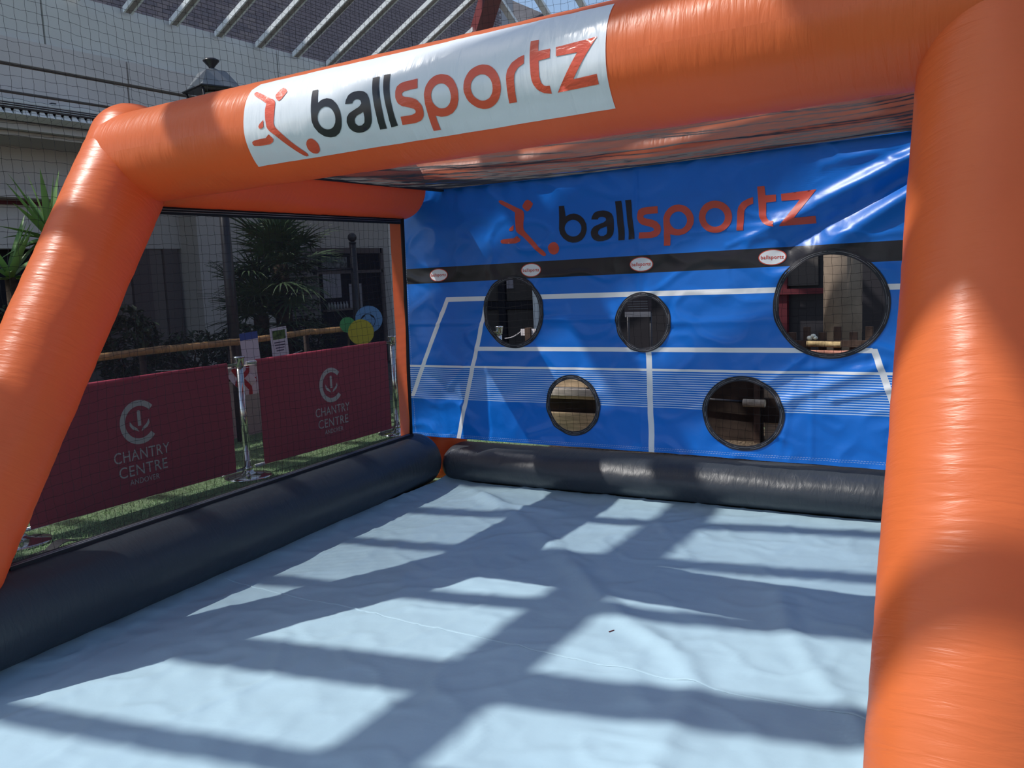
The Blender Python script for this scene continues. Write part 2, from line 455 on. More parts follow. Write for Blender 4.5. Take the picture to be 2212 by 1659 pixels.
# outlines of the printed logo (metres on the cloth)
LOGO = [["head","r",[[[-2.888,1.977],[-2.884,1.977],[-2.879,1.976],[-2.869,1.971],[-2.864,1.968],[-2.859,1.963],[-2.846,1.949],[-2.849,1.94],[-2.852,1.936],[-2.857,1.929],[-2.869,1.915],[-2.875,1.909],[-2.88,1.906],[-2.892,1.902],[-2.906,1.91],[-2.91,1.914],[-2.915,1.919],[-2.923,1.929],[-2.926,1.934],[-2.927,1.937],[-2.926,1.942],[-2.924,1.946],[-2.919,1.952],[-2.908,1.966],[-2.902,1.972],[-2.897,1.974]]]],["body","r",[[[-3.098,1.972],[-3.1,1.975],[-3.102,1.977],[-3.105,1.984],[-3.1,1.989],[-3.098,1.99],[-3.096,1.99],[-3.09,1.991],[-3.084,1.989],[-3.069,1.982],[-3.016,1.956],[-2.972,1.933],[-2.959,1.927],[-2.951,1.923],[-2.94,1.919],[-2.935,1.916],[-2.931,1.914],[-2.925,1.908],[-2.922,1.905],[-2.92,1.901],[-2.918,1.892],[-2.917,1.886],[-2.917,1.876],[-2.918,1.853],[-2.919,1.842],[-2.92,1.832],[-2.923,1.811],[-2.924,1.803],[-2.925,1.796],[-2.924,1.786],[-2.921,1.779],[-2.913,1.769],[-2.878,1.732],[-2.836,1.688],[-2.822,1.674],[-2.809,1.662],[-2.784,1.639],[-2.774,1.629],[-2.77,1.624],[-2.765,1.618],[-2.764,1.615],[-2.764,1.612],[-2.767,1.604],[-2.776,1.603],[-2.779,1.602],[-2.782,1.603],[-2.789,1.606],[-2.794,1.608],[-2.801,1.613],[-2.816,1.626],[-2.825,1.634],[-2.837,1.645],[-2.875,1.681],[-2.921,1.726],[-2.935,1.739],[-2.945,1.746],[-2.961,1.758],[-2.967,1.763],[-2.972,1.768],[-2.978,1.777],[-2.981,1.784],[-2.982,1.793],[-2.984,1.815],[-2.985,1.826],[-2.985,1.837],[-2.986,1.86],[-2.986,1.871],[-2.985,1.879],[-2.984,1.902],[-3.017,1.923],[-3.058,1.946],[-3.083,1.96],[-3.089,1.964],[-3.093,1.967]]]],["hand","r",[[[-2.999,1.82],[-3.002,1.786],[-3.018,1.78],[-3.036,1.782],[-3.039,1.793],[-3.027,1.804]]]],["shin","r",[[[-2.975,1.746],[-2.95,1.719],[-2.961,1.706],[-2.987,1.697],[-3.059,1.698],[-3.099,1.702],[-3.109,1.712],[-3.106,1.724],[-3.088,1.729],[-3.046,1.731],[-3.003,1.731],[-2.99,1.738]]]],["ball","r",[[[-2.664,1.647],[-2.665,1.641],[-2.667,1.635],[-2.669,1.629],[-2.673,1.624],[-2.677,1.619],[-2.682,1.616],[-2.688,1.613],[-2.694,1.61],[-2.7,1.609],[-2.706,1.609],[-2.713,1.61],[-2.719,1.612],[-2.725,1.614],[-2.73,1.618],[-2.735,1.622],[-2.738,1.627],[-2.742,1.633],[-2.744,1.639],[-2.745,1.645],[-2.745,1.651],[-2.744,1.658],[-2.743,1.664],[-2.74,1.669],[-2.736,1.675],[-2.732,1.679],[-2.727,1.683],[-2.721,1.686],[-2.715,1.688],[-2.709,1.689],[-2.703,1.689],[-2.696,1.689],[-2.69,1.687],[-2.685,1.684],[-2.679,1.68],[-2.675,1.676],[-2.671,1.671],[-2.668,1.666],[-2.665,1.66],[-2.664,1.653]]]],["letter_b","k",[[[-2.655,1.918],[-2.617,1.918],[-2.609,1.848],[-2.591,1.857],[-2.585,1.859],[-2.576,1.861],[-2.559,1.862],[-2.55,1.863],[-2.541,1.861],[-2.523,1.856],[-2.514,1.852],[-2.505,1.847],[-2.489,1.833],[-2.482,1.826],[-2.477,1.818],[-2.468,1.8],[-2.464,1.791],[-2.463,1.781],[-2.462,1.762],[-2.463,1.752],[-2.465,1.744],[-2.471,1.727],[-2.475,1.719],[-2.48,1.712],[-2.492,1.699],[-2.498,1.693],[-2.506,1.689],[-2.523,1.682],[-2.531,1.679],[-2.54,1.678],[-2.556,1.678],[-2.565,1.678],[-2.574,1.68],[-2.592,1.685],[-2.6,1.688],[-2.609,1.693],[-2.625,1.705],[-2.633,1.711],[-2.638,1.718],[-2.648,1.732],[-2.653,1.739],[-2.655,1.747],[-2.659,1.762],[-2.66,1.772],[-2.659,1.788],[-2.656,1.844]],[[-2.5,1.767],[-2.501,1.758],[-2.504,1.75],[-2.507,1.743],[-2.513,1.736],[-2.519,1.73],[-2.526,1.725],[-2.534,1.721],[-2.543,1.719],[-2.552,1.717],[-2.561,1.717],[-2.571,1.718],[-2.58,1.721],[-2.588,1.725],[-2.596,1.729],[-2.603,1.735],[-2.609,1.742],[-2.613,1.75],[-2.617,1.758],[-2.619,1.766],[-2.619,1.774],[-2.618,1.783],[-2.615,1.791],[-2.611,1.798],[-2.606,1.805],[-2.6,1.811],[-2.593,1.816],[-2.584,1.82],[-2.576,1.822],[-2.566,1.824],[-2.557,1.824],[-2.548,1.822],[-2.539,1.82],[-2.53,1.816],[-2.523,1.811],[-2.516,1.805],[-2.51,1.798],[-2.506,1.791],[-2.502,1.783],[-2.5,1.775]]]],["letter_a","k",[[[-2.427,1.817],[-2.422,1.832],[-2.42,1.837],[-2.416,1.842],[-2.408,1.853],[-2.403,1.857],[-2.397,1.86],[-2.383,1.865],[-2.376,1.866],[-2.368,1.867],[-2.352,1.867],[-2.344,1.867],[-2.335,1.866],[-2.316,1.862],[-2.308,1.859],[-2.301,1.856],[-2.29,1.848],[-2.284,1.844],[-2.281,1.837],[-2.274,1.824],[-2.272,1.816],[-2.27,1.807],[-2.268,1.788],[-2.268,1.778],[-2.268,1.769],[-2.269,1.75],[-2.27,1.741],[-2.272,1.734],[-2.275,1.722],[-2.278,1.716],[-2.281,1.711],[-2.29,1.701],[-2.294,1.696],[-2.3,1.692],[-2.312,1.686],[-2.319,1.683],[-2.327,1.681],[-2.343,1.677],[-2.351,1.676],[-2.359,1.676],[-2.375,1.676],[-2.383,1.677],[-2.391,1.679],[-2.405,1.685],[-2.412,1.688],[-2.417,1.693],[-2.426,1.703],[-2.429,1.709],[-2.431,1.715],[-2.433,1.729],[-2.434,1.735],[-2.432,1.741],[-2.428,1.752],[-2.426,1.757],[-2.421,1.761],[-2.412,1.769],[-2.406,1.773],[-2.397,1.776],[-2.369,1.785],[-2.344,1.792],[-2.337,1.795],[-2.333,1.798],[-2.323,1.806],[-2.326,1.817],[-2.328,1.82],[-2.332,1.823],[-2.341,1.827],[-2.346,1.828],[-2.351,1.829],[-2.362,1.829],[-2.366,1.828],[-2.369,1.827],[-2.374,1.824],[-2.377,1.822],[-2.378,1.82],[-2.381,1.814]],[[-2.317,1.767],[-2.316,1.749],[-2.316,1.743],[-2.317,1.737],[-2.321,1.725],[-2.323,1.72],[-2.328,1.716],[-2.339,1.711],[-2.344,1.708],[-2.35,1.708],[-2.362,1.708],[-2.368,1.709],[-2.372,1.712],[-2.38,1.719],[-2.383,1.723],[-2.383,1.728],[-2.382,1.737],[-2.38,1.742],[-2.377,1.745],[-2.368,1.752],[-2.364,1.755],[-2.357,1.757],[-2.344,1.76],[-2.338,1.761],[-2.332,1.763]]]],["letter_l","k",[[[-2.257,1.917],[-2.214,1.917],[-2.204,1.812],[-2.198,1.745],[-2.199,1.674],[-2.242,1.674],[-2.242,1.748],[-2.251,1.839]]]],["letter_l","k",[[[-2.188,1.919],[-2.148,1.919],[-2.142,1.808],[-2.135,1.741],[-2.13,1.678],[-2.171,1.675],[-2.171,1.743],[-2.181,1.834]]]],["letter_s","r",[[[-1.977,1.867],[-1.977,1.824],[-2.015,1.824],[-2.027,1.823],[-2.036,1.823],[-2.051,1.822],[-2.057,1.822],[-2.062,1.82],[-2.071,1.815],[-2.07,1.804],[-2.058,1.799],[-2.053,1.797],[-2.044,1.795],[-2.024,1.79],[-2.014,1.787],[-2.006,1.784],[-1.991,1.777],[-1.984,1.773],[-1.979,1.767],[-1.968,1.755],[-1.963,1.748],[-1.961,1.742],[-1.959,1.727],[-1.959,1.721],[-1.96,1.715],[-1.964,1.703],[-1.967,1.698],[-1.971,1.694],[-1.981,1.686],[-1.987,1.683],[-1.994,1.681],[-2.009,1.678],[-2.02,1.676],[-2.038,1.676],[-2.102,1.677],[-2.099,1.715],[-2.048,1.714],[-2.034,1.714],[-2.025,1.715],[-2.014,1.718],[-2.009,1.719],[-2.007,1.721],[-2.003,1.728],[-2.008,1.735],[-2.011,1.738],[-2.016,1.74],[-2.029,1.745],[-2.036,1.748],[-2.045,1.75],[-2.065,1.756],[-2.075,1.759],[-2.082,1.762],[-2.094,1.77],[-2.1,1.775],[-2.104,1.781],[-2.11,1.795],[-2.112,1.801],[-2.112,1.808],[-2.111,1.822],[-2.11,1.829],[-2.108,1.835],[-2.103,1.845],[-2.1,1.85],[-2.095,1.853],[-2.084,1.859],[-2.077,1.862],[-2.07,1.863],[-2.055,1.865],[-2.045,1.866],[-2.029,1.866]]]],["letter_p","r",[[[-1.941,1.624],[-1.898,1.624],[-1.898,1.692],[-1.878,1.686],[-1.871,1.684],[-1.863,1.683],[-1.845,1.682],[-1.836,1.682],[-1.827,1.684],[-1.809,1.688],[-1.8,1.691],[-1.792,1.696],[-1.776,1.707],[-1.769,1.713],[-1.764,1.72],[-1.756,1.736],[-1.752,1.743],[-1.751,1.75],[-1.749,1.765],[-1.749,1.772],[-1.749,1.779],[-1.752,1.794],[-1.755,1.801],[-1.758,1.809],[-1.767,1.824],[-1.772,1.831],[-1.779,1.838],[-1.794,1.85],[-1.802,1.855],[-1.811,1.858],[-1.832,1.864],[-1.842,1.866],[-1.851,1.866],[-1.869,1.865],[-1.878,1.863],[-1.886,1.86],[-1.902,1.851],[-1.909,1.846],[-1.915,1.84],[-1.926,1.828],[-1.931,1.821],[-1.934,1.814],[-1.94,1.798],[-1.942,1.79],[-1.942,1.78],[-1.942,1.751],[-1.939,1.714],[-1.939,1.7],[-1.939,1.682]],[[-1.79,1.768],[-1.791,1.759],[-1.793,1.751],[-1.797,1.744],[-1.801,1.737],[-1.807,1.731],[-1.814,1.726],[-1.821,1.722],[-1.83,1.719],[-1.838,1.718],[-1.847,1.718],[-1.855,1.719],[-1.864,1.721],[-1.872,1.725],[-1.879,1.73],[-1.886,1.736],[-1.891,1.743],[-1.896,1.75],[-1.899,1.758],[-1.901,1.767],[-1.901,1.775],[-1.901,1.784],[-1.898,1.792],[-1.895,1.799],[-1.89,1.806],[-1.884,1.812],[-1.877,1.817],[-1.87,1.821],[-1.862,1.823],[-1.853,1.825],[-1.844,1.825],[-1.836,1.824],[-1.827,1.821],[-1.819,1.817],[-1.812,1.812],[-1.806,1.806],[-1.8,1.8],[-1.796,1.792],[-1.793,1.784],[-1.791,1.776]]]],["letter_o","r",[[[-1.518,1.77],[-1.519,1.756],[-1.523,1.742],[-1.529,1.729],[-1.537,1.717],[-1.548,1.706],[-1.559,1.698],[-1.573,1.691],[-1.587,1.686],[-1.603,1.683],[-1.618,1.683],[-1.634,1.685],[-1.649,1.69],[-1.664,1.696],[-1.677,1.705],[-1.689,1.715],[-1.7,1.727],[-1.708,1.741],[-1.713,1.755],[-1.717,1.769],[-1.718,1.784],[-1.716,1.799],[-1.712,1.813],[-1.706,1.826],[-1.697,1.838],[-1.687,1.849],[-1.675,1.858],[-1.661,1.864],[-1.646,1.869],[-1.631,1.871],[-1.615,1.871],[-1.6,1.868],[-1.585,1.864],[-1.57,1.857],[-1.557,1.848],[-1.546,1.838],[-1.536,1.826],[-1.528,1.813],[-1.522,1.799],[-1.519,1.785]],[[-1.561,1.77],[-1.561,1.762],[-1.564,1.753],[-1.567,1.746],[-1.572,1.739],[-1.578,1.733],[-1.585,1.727],[-1.593,1.723],[-1.602,1.721],[-1.611,1.719],[-1.62,1.719],[-1.629,1.72],[-1.638,1.723],[-1.646,1.727],[-1.654,1.732],[-1.661,1.738],[-1.667,1.745],[-1.672,1.753],[-1.675,1.761],[-1.677,1.77],[-1.678,1.778],[-1.677,1.787],[-1.675,1.795],[-1.671,1.803],[-1.666,1.81],[-1.66,1.816],[-1.653,1.821],[-1.645,1.825],[-1.636,1.827],[-1.627,1.829],[-1.618,1.829],[-1.609,1.827],[-1.6,1.825],[-1.592,1.821],[-1.584,1.816],[-1.577,1.81],[-1.571,1.803],[-1.566,1.795],[-1.563,1.787],[-1.561,1.779]]]],["letter_r","r",[[[-1.491,1.688],[-1.452,1.688],[-1.448,1.753],[-1.447,1.771],[-1.446,1.782],[-1.443,1.796],[-1.441,1.802],[-1.438,1.808],[-1.429,1.819],[-1.424,1.824],[-1.417,1.828],[-1.393,1.838],[-1.393,1.874],[-1.415,1.869],[-1.422,1.867],[-1.43,1.863],[-1.447,1.855],[-1.455,1.851],[-1.461,1.845],[-1.472,1.832],[-1.477,1.826],[-1.48,1.819],[-1.485,1.804],[-1.487,1.792],[-1.488,1.769]]]],["letter_t","r",[[[-1.368,1.931],[-1.327,1.931],[-1.322,1.878],[-1.263,1.878],[-1.263,1.84],[-1.319,1.837],[-1.319,1.79],[-1.319,1.777],[-1.318,1.768],[-1.315,1.754],[-1.312,1.747],[-1.309,1.743],[-1.301,1.735],[-1.296,1.733],[-1.291,1.731],[-1.273,1.73],[-1.271,1.697],[-1.298,1.703],[-1.306,1.705],[-1.313,1.708],[-1.327,1.716],[-1.333,1.721],[-1.339,1.726],[-1.348,1.739],[-1.352,1.745],[-1.355,1.752],[-1.359,1.766],[-1.36,1.776],[-1.361,1.79],[-1.363,1.838]]]],["letter_z","r",[[[-1.235,1.879],[-1.039,1.888],[-1.157,1.738],[-1.044,1.742],[-1.043,1.701],[-1.241,1.697],[-1.13,1.839],[-1.232,1.84]]]]]

# ------------------------------------------------------------------ inflatable goal
G = thing('inflatable_goal', (-1.95, 3.4, 0), 'large orange inflatable goal frame with black base tubes and mesh sides', 'inflatable')


def tube(name, p0, p1, r, m, amp=.004, seed=0, dome0=.6, dome1=.6, n=72, cut0=False, rz=None, flatten=0, step=.03, fwr=26.0, parent=None, taper=1.0):
    """air-filled tube with domed ends; rz = vertical half-height if not round"""
    p0, p1 = Vector(p0), Vector(p1)
    d = (p1 - p0)
    L = d.length
    d.normalize()
    x, y = frame(d)
    rings = []
    k = 8
    if not cut0 and dome0:
        for i in range(k):
            t = i / k
            rings.append((r * dome0 * (t - 1) * (1) + 0, sqrt(max(0, 1 - (1 - t) ** 2))))
        rings[0] = (-r * dome0, .03)
    m_ = max(4, int(L / step))
    for i in range(m_ + 1):
        rings.append((L * i / m_, 1.0))
    if dome1:
        for i in range(1, k + 1):
            t = i / k
            rings.append((L + r * dome1 * t, sqrt(max(0, 1 - t * t)) if i < k else .03))
    V, UV = [], []
    for ri, (s, q) in enumerate(rings):
        c = p0 + d * s
        for i in range(n + 1):
            a = 2 * pi * i / n
            ca, sa = cos(a), sin(a)
            w = amp * (noise.noise(Vector((ca * 1.3 + seed, sa * 1.3, s * fwr * .25))) * .6 +
                       noise.noise(Vector((ca * 2.2, sa * 2.2 + seed, s * fwr))) * .5)
            # long soft bulging between sewn seams
            rr = (r * (taper + (1 - taper) * min(1, max(0, s / L))) + w) * q
            v = x * (ca * rr) + y * (sa * rr)
            if rz:
                v.z *= rz / r
            pt = c + v
            if flatten and pt.z < flatten:
                pt.z = flatten - (flatten - pt.z) * .06 if False else max(pt.z, flatten)
            if cut0 and ri == 0:
                pt = pt - d * ((pt.z - .004) / d.z)
            V.append(tuple(pt))
            UV.append((a * r, s))
    F = []
    for j in range(len(rings) - 1):
        for i in range(n):
            a_, b_ = j * (n + 1) + i, (j + 1) * (n + 1) + i
            F.append((a_, a_ + 1, b_ + 1, b_))
    F.append(tuple(range(n - 1, -1, -1)))
    F.append(tuple((len(rings) - 1) * (n + 1) + i for i in range(n)))
    return mesh_obj(name, V, F, m, parent or G, True, uv=UV)


TR = .213                                     # tube radius
ZB = lambda x: 2.151 + .017 * (x + 2)         # height of the crossbar axis
XL, XR = -3.77, -0.075
# leaning front posts: axis point at z=1 and lean
tube('front_post', (-3.565, 1.445, 0), (-3.762, 2.895, 2.19), TR, M_orange, .0055, 1, cut0=True, dome1=.9, taper=.885)
tube('front_post', (XR, 2.262 - .545, 0), (XR, 2.262 + .545 * 1.27, 2.27), TR, M_orange, .0035, 5, cut0=True, dome1=.9)


def cb_pt(u, th, off=0.0):
    """point on the crossbar skin; th = elevation angle on the side facing the pitch"""
    e = min(u - XL, XR - u)
    w = .0022 * noise.noise(Vector((u * 5, cos(th) * 2, sin(th) * 2))) + .0016 * noise.noise(Vector((u * 19, cos(th) * 3, sin(th) * 3 + 4)))
    r = TR + w + off
    return (u, 2.85 - cos(th) * r, ZB(u) + sin(th) * r)


V, UV, F = [], [], []
n, m_ = 96, 150
rings = []
for i in range(8): rings.append((XL - .03 * (1 - i / 8), sqrt(max(.002, 1 - (1 - i / 8) ** 2))))
for i in range(m_ + 1): rings.append((XL + (XR - XL) * i / m_, 1))
for i in range(1, 9): rings.append((XR + .03 * i / 8, sqrt(max(.002, 1 - (i / 8) ** 2))))
for u, q in rings:
    for i in range(n + 1):
        th = 2 * pi * i / n
        p = cb_pt(u, th)
        V.append((p[0], 2.85 + (p[1] - 2.85) * q, ZB(u) + (p[2] - ZB(u)) * q)); UV.append((th * TR, u))
for j in range(len(rings) - 1):
    for i in range(n):
        a_, b_ = j * (n + 1) + i, (j + 1) * (n + 1) + i
        F.append((a_, b_, b_ + 1, a_ + 1))
F.append(tuple(range(n))); F.append(tuple((len(rings) - 1) * (n + 1) + i for i in range(n - 1, -1, -1)))
CB = mesh_obj('crossbar', V, F, M_orange, G, True, uv=UV)
# white banner patch and printed logo on the crossbar
cbf = lambda off: (lambda u, a: cb_pt(u, a / TR, off))
a0, a1 = -radians(46.5) * TR, radians(52) * TR
c_ = .03
flat('banner', [[(-2.755, a0), (-1.160, a0), (-1.160, a1), (-2.755 + c_, a1), (-2.755, a1 - c_)]], cbf(.0022), M_white, CB, .02, True)
for nm, col, loops in LOGO:
    lp = [[(.7409 * x - .4198, .7708 * z - 1.3959) for x, z in l] for l in loops]
    flat('logo_' + nm, lp, cbf(.0040), M_lred if col == 'r' else M_lblk, CB, .02, True)

# side beams, rear frame
YR = 5.47
tube('side_beam', (-3.765, 2.95, 2.12), (-3.80, 5.02, 2.115), TR, M_orange, .003, 2, dome0=.3, dome1=.55)
tube('side_beam', (XR - .01, 2.95, 2.18), (XR + .02, 5.02, 2.15), TR, M_orange, .003, 3, dome0=.3, dome1=.55)
tube('rear_beam', (-3.85, YR, 2.16), (-.02, YR, 2.19), TR, M_orange, .006, 4, fwr=30)
tube('rear_post', (-3.88, YR, 0.0), (-3.86, YR, 2.15), .20, M_orange, .003, 6, cut0=True)
tube('rear_post', (-.02, YR, 0.0), (-.02, YR, 2.15), .20, M_orange, .003, 7, cut0=True)
tube('base_tube', (-3.565, 1.50, .194), (-3.80, 5.03, .194), .205, M_black, .005, 8, rz=.192, flatten=.004, fwr=10)
tube('base_tube', (-.09, 1.62, .19), (-.09, 4.92, .19), .24, M_black, .005, 9, rz=.19, flatten=.004, fwr=10)
tube('base_tube', (-3.56, 5.30, .145), (-.2, 5.30, .145), .215, M_black, .007, 10, rz=.142, flatten=.004, fwr=14)


# mesh side walls with hems and zips
def side(xb, xb2, xt, sgn, yb, kf):
    yf = lambda z: yb + kf * z
    def xw(y, z):
        t = (z - .385) / 1.53
        return (xb + (xb2 - xb) * (y - 1.6) / 3.3) * (1 - t) + xt * t
    zb, zt, yr = .375, 1.925, 4.83
    V, F = [], []
    ni, nj = 24, 16
    for j in range(nj + 1):
        z = zb + (zt - zb) * j / nj
        for i in range(ni + 1):
            y = yf(z) + (yr - yf(z)) * i / ni
            V.append((xw(y, z) + .006 * fbm(y * 2, z * 2, sgn), y, z))
    F = [(j * (ni + 1) + i, j * (ni + 1) + i + 1, (j + 1) * (ni + 1) + i + 1, (j + 1) * (ni + 1) + i) for j in range(nj) for i in range(ni)]
    sm = mesh_obj('side_mesh', V, F, M_mesh, G, True)
    y0, y1 = yf(.4) + .05, 4.97

    def strip(name, z0, z1, dx, w, ya, m):
        A = [(ya, z0), (y1, z0), (y1, z1), (ya, z1)]
        V = [(xw(y, z) + sgn * dx - w, y, z) for y, z in A] + [(xw(y, z) + sgn * dx + w, y, z) for y, z in A]
        mesh_obj(name, V, [(3, 2, 1, 0), (4, 5, 6, 7), (0, 1, 5, 4), (1, 2, 6, 5), (2, 3, 7, 6), (3, 0, 4, 7)], m, sm)
    strip('hem', 1.870, 1.925, .0, .006, 2.93, M_hem)
    strip('hem', .378, .397, .0, .030, y0, M_hem)
    for z in (1.896, 1.884):
        rod('zip', (xw(2.95, z) + sgn * .012, 2.95, z), (xw(4.95, z) + sgn * .012, 4.95, z), .0022, M_zip, sm, n=6)
    for dx, z in ((.022, .3985), (.006, .3995)):
        rod('zip', (xw(y0, z) + sgn * dx, y0, z), (xw(4.93, z) + sgn * dx, 4.93, z), .0032, M_zip, sm, n=6)
    # orange flap closing the wall at the rear, with black piping
    V = []
    for j in range(17):
        z = .40 + (1.905 - .40) * j / 16
        for y in (4.845, 4.87, 4.935, 4.965):
            V.append((xw(y, z) + .006 * fbm(y * 9, z * 4, 3), y + .006 * fbm(z * 3, 1, 1), z))
    F = [(j * 4 + i, j * 4 + i + 1, j * 4 + i + 5, j * 4 + i + 4) for j in range(16) for i in range(3)]
    mesh_obj('rear_flap', V, F, M_orange, sm, True, uv=[(v[1], v[2]) for v in V])
    rod('piping', (xw(4.978, .385), 4.978, .385), (xw(4.985, 1.92), 4.985, 1.92), .014, M_hem, sm, n=8)


side(-3.575, -3.785, -3.76, 1, 1.62, .71)
side(-.09, -.09, -.09, -1, 1.95, .545)
# roof netting
def roof_z(x, y):
    i, j = max(0, min(1, (x + 3.57) / 3.28)), max(0, min(1, (y - 3.03) / 2.205))
    sag = .085 * sin(pi * i) ** .5 * sin(pi * j) ** .7
    wr = .014 * fbm(x * 1.1 + y * 1.4, y * 6 - x * 2.4, 4, 3) + .008 * noise.noise(Vector((x * 2 + y * 3, y * 16 - x * 6, 1))) * i * i
    return 2.105 + .017 * (x + 3.5) - sag + wr * sin(pi * j)


V, F = [], []


def thread(pts, side, r=.00028):
    prev = None
    for p in pts:
        n_ = len(V)
        V.extend([(p[0] + side[0] * r, p[1] + side[1] * r, p[2] - r * .6), (p[0] - side[0] * r, p[1] - side[1] * r, p[2] - r * .6), (p[0], p[1], p[2] + r)])
        if prev is not None:
            F.extend([(prev + c, prev + (c + 1) % 3, n_ + (c + 1) % 3, n_ + c) for c in range(3)])
        prev = n_


PITCH = .0042                                   # real threads, so the netting closes up when seen edge-on
nyt = int(2.205 / PITCH)
for i in range(nyt + 1):
    y = 3.03 + 2.205 * i / nyt
    thread([(-3.57 + 3.28 * k / 44, y, roof_z(-3.57 + 3.28 * k / 44, y)) for k in range(45)], (0, 1))
nxt = int(3.28 / PITCH)
for i in range(nxt + 1):
    x = -3.57 + 3.28 * i / nxt
    thread([(x, 3.03 + 2.205 * k / 30, roof_z(x, 3.03 + 2.205 * k / 30) + .0003) for k in range(31)], (1, 0))
rm = mesh_obj('roof_mesh', V, F, M_roofmesh, G)
V, F = [], []
for i in range(61):
    x = -3.56 + 3.26 * i / 60
    for k in range(3):
        y = 5.17 + .065 * k / 2
        V.append((x, y, roof_z(x, y) - .004))
    if i: F += [(3 * i - 3 + k, 3 * i - 2 + k, 3 * i + 1 + k, 3 * i + k) for k in range(2)]
mesh_obj('hem', V, F, M_hem, rm, True)
box('hem', -3.575, -3.545, 3.1, 5.2, 2.085, 2.10, M_hem, rm)
# black webbing tail lying on the turf outside
V, F = [], []
for i in range(21):
    t = i / 20
    x, y = -4.97 + .10 * t + .03 * sin(t * 6), 2.70 + .42 * t
    z = .006 + .035 * max(0, sin((t - .55) * 7)) * (t > .55)
    for d, e in ((-.045, 0), (.045, 0), (.045, .004), (-.045, .004)):
        V.append((x + d, y, z + e))
    if i: F += [(4 * i - 4 + k, 4 * i - 4 + (k + 1) % 4, 4 * i + (k + 1) % 4, 4 * i + k) for k in range(4)]
F += [(0, 1, 2, 3), (83, 82, 81, 80)]
mesh_obj('webbing_tail', V, F, M_hem, G)

# ------------------------------------------------------------------ blue target sheet
YS = 5.205
HOLES = [(-3.030, 1.237, .222, .233, 'large round hole beside the left edge'), (-2.090, 1.157, .170, .175, ''), (-.965, 1.245, .302, .293, ''), (-2.603, .610, .186, .190, ''), (-1.466, .602, .233, .213, '')]


def sh_d(x, z):
    """how far the hanging sheet bellies; negative comes toward the pitch"""
    d = .012 * fbm(x * .9 + 4, z * .9, 1, 2) + .0045 * fbm(x * 3.1, z * 3.1, 7, 2)
    r = 1 - abs(fbm(x * 2.2 + 3, z * 3.4 + 2, 12, 2))
    d -= .008 * max(0, r - .80) / .2
    for a, b, amp, w in (((-.45, 2.06), (-1.42, 1.64), -.055, .045), ((-.45, 1.89), (-1.25, 1.40), -.045, .05), ((-.45, 1.98), (-1.2, 1.58), .026, .045),
                         ((-.4, 2.12), (-1.0, 2.02), -.012, .03), ((-2.95, 1.655), (-1.2, 1.715), -.006, .016), ((-1.55, 1.60), (-1.05, 1.78), -.007, .015),
                         ((-3.9, 1.165), (-3.26, 1.165), -.007, .010), ((-2.80, 1.185), (-2.26, 1.18), -.009, .014), ((-1.9, 1.15), (-1.28, 1.16), -.007, .022),
                         ((-1.28, .66), (-.70, .90), -.014, .03), ((-1.22, .80), (-.75, .93), .010, .025), ((-1.1, .95), (-1.3, .80), -.010, .02),
                         ((-.95, .70), (-.62, .78), -.012, .018), ((-1.25, .36), (-1.16, .80), -.005, .02), ((-3.60, .70), (-3.44, .86), -.014, .02), ((-3.5, .62), (-3.75, .78), .01, .03),
                         ((-2.115, 2.08), (-2.115, 1.83), .008, .010), ((-2.105, 1.65), (-2.11, 1.34), -.005, .012), ((-1.05, 1.65), (-1.07, .35), -.004, .015),
                         ((-2.12, .36), (-2.10, .84), -.006, .02), ((-2.95, .40), (-2.75, .46), -.008, .02)):
        q, t = seg_d(x, z, a, b)
        if q < 3 * w:
            d += amp * exp(-(q / w) ** 2) * (1 - .75 * t if amp < -.02 else 1)
    for hx, hz, rx, rz, _ in HOLES:                         # puckers round the sewn rims
        q = hypot((x - hx) / rx, (z - hz) / rz)
        if 1 <= q < 2.0:
            a = atan2(z - hz, x - hx)
            d += .005 * (2.0 - q) * sin(a * 9 + hx * 7 + 2 * noise.noise(Vector((a, hx, 1))))
    if z > 1.95 and x < -1.0:                               # short gathers under the top edge
        d += .005 * (z - 1.95) / .15 * sin(x * 34 + 3 * noise.noise(Vector((x * 3, 0, 0))))
    return d


shf = lambda off: (lambda x, z: (x, YS + sh_d(x, z) - off, z))
TS = thing('target_sheet', (-2.0, YS, .33), 'blue printed target sheet with five round holes hung across the goal', 'target sheet')
top = [(x, 2.125 + .045 * ((x + 2.1) / 1.8) ** 2) for x in [-3.965 + i * .1 for i in range(41)]]
outline = [(-3.965, .335), (-3.0, .33), (-2.0, .328), (-1.0, .318), (.035, .31)] + top[::-1]
P, F = cdt([outline] + [ellipse(h[0], h[1], h[2], h[3], 64) for h in HOLES], .0125)

# printed court: lines and stripes by position on the cloth (metres)
m = bpy.data.materials.new('blue_court_print')
m.use_nodes = True
N, L = m.node_tree.nodes, m.node_tree.links
bs = N['Principled BSDF']
bs.inputs['Roughness'].default_value = .34
bs.inputs['Specular IOR Level'].default_value = .45
uvn = N.new('ShaderNodeUVMap'); uvn.uv_map = 'print'
sep = N.new('ShaderNodeSeparateXYZ')
L.new(uvn.outputs[0], sep.inputs[0])
PX, PZ = sep.outputs[0], sep.outputs[1]


def mth(op, a, b=None, c=None):
    q = N.new('ShaderNodeMath')
    q.operation = op
    for i, s in enumerate((a, b, c)):
        if s is None: continue
        if isinstance(s, (int, float)): q.inputs[i].default_value = s
        else: L.new(s, q.inputs[i])
    return q.outputs[0]


def band(v, lo, hi):
    return mth('MULTIPLY', mth('GREATER_THAN', v, lo), mth('LESS_THAN', v, hi))


def OR(*a):
    o = a[0]
    for b in a[1:]: o = mth('MAXIMUM', o, b)
    return o


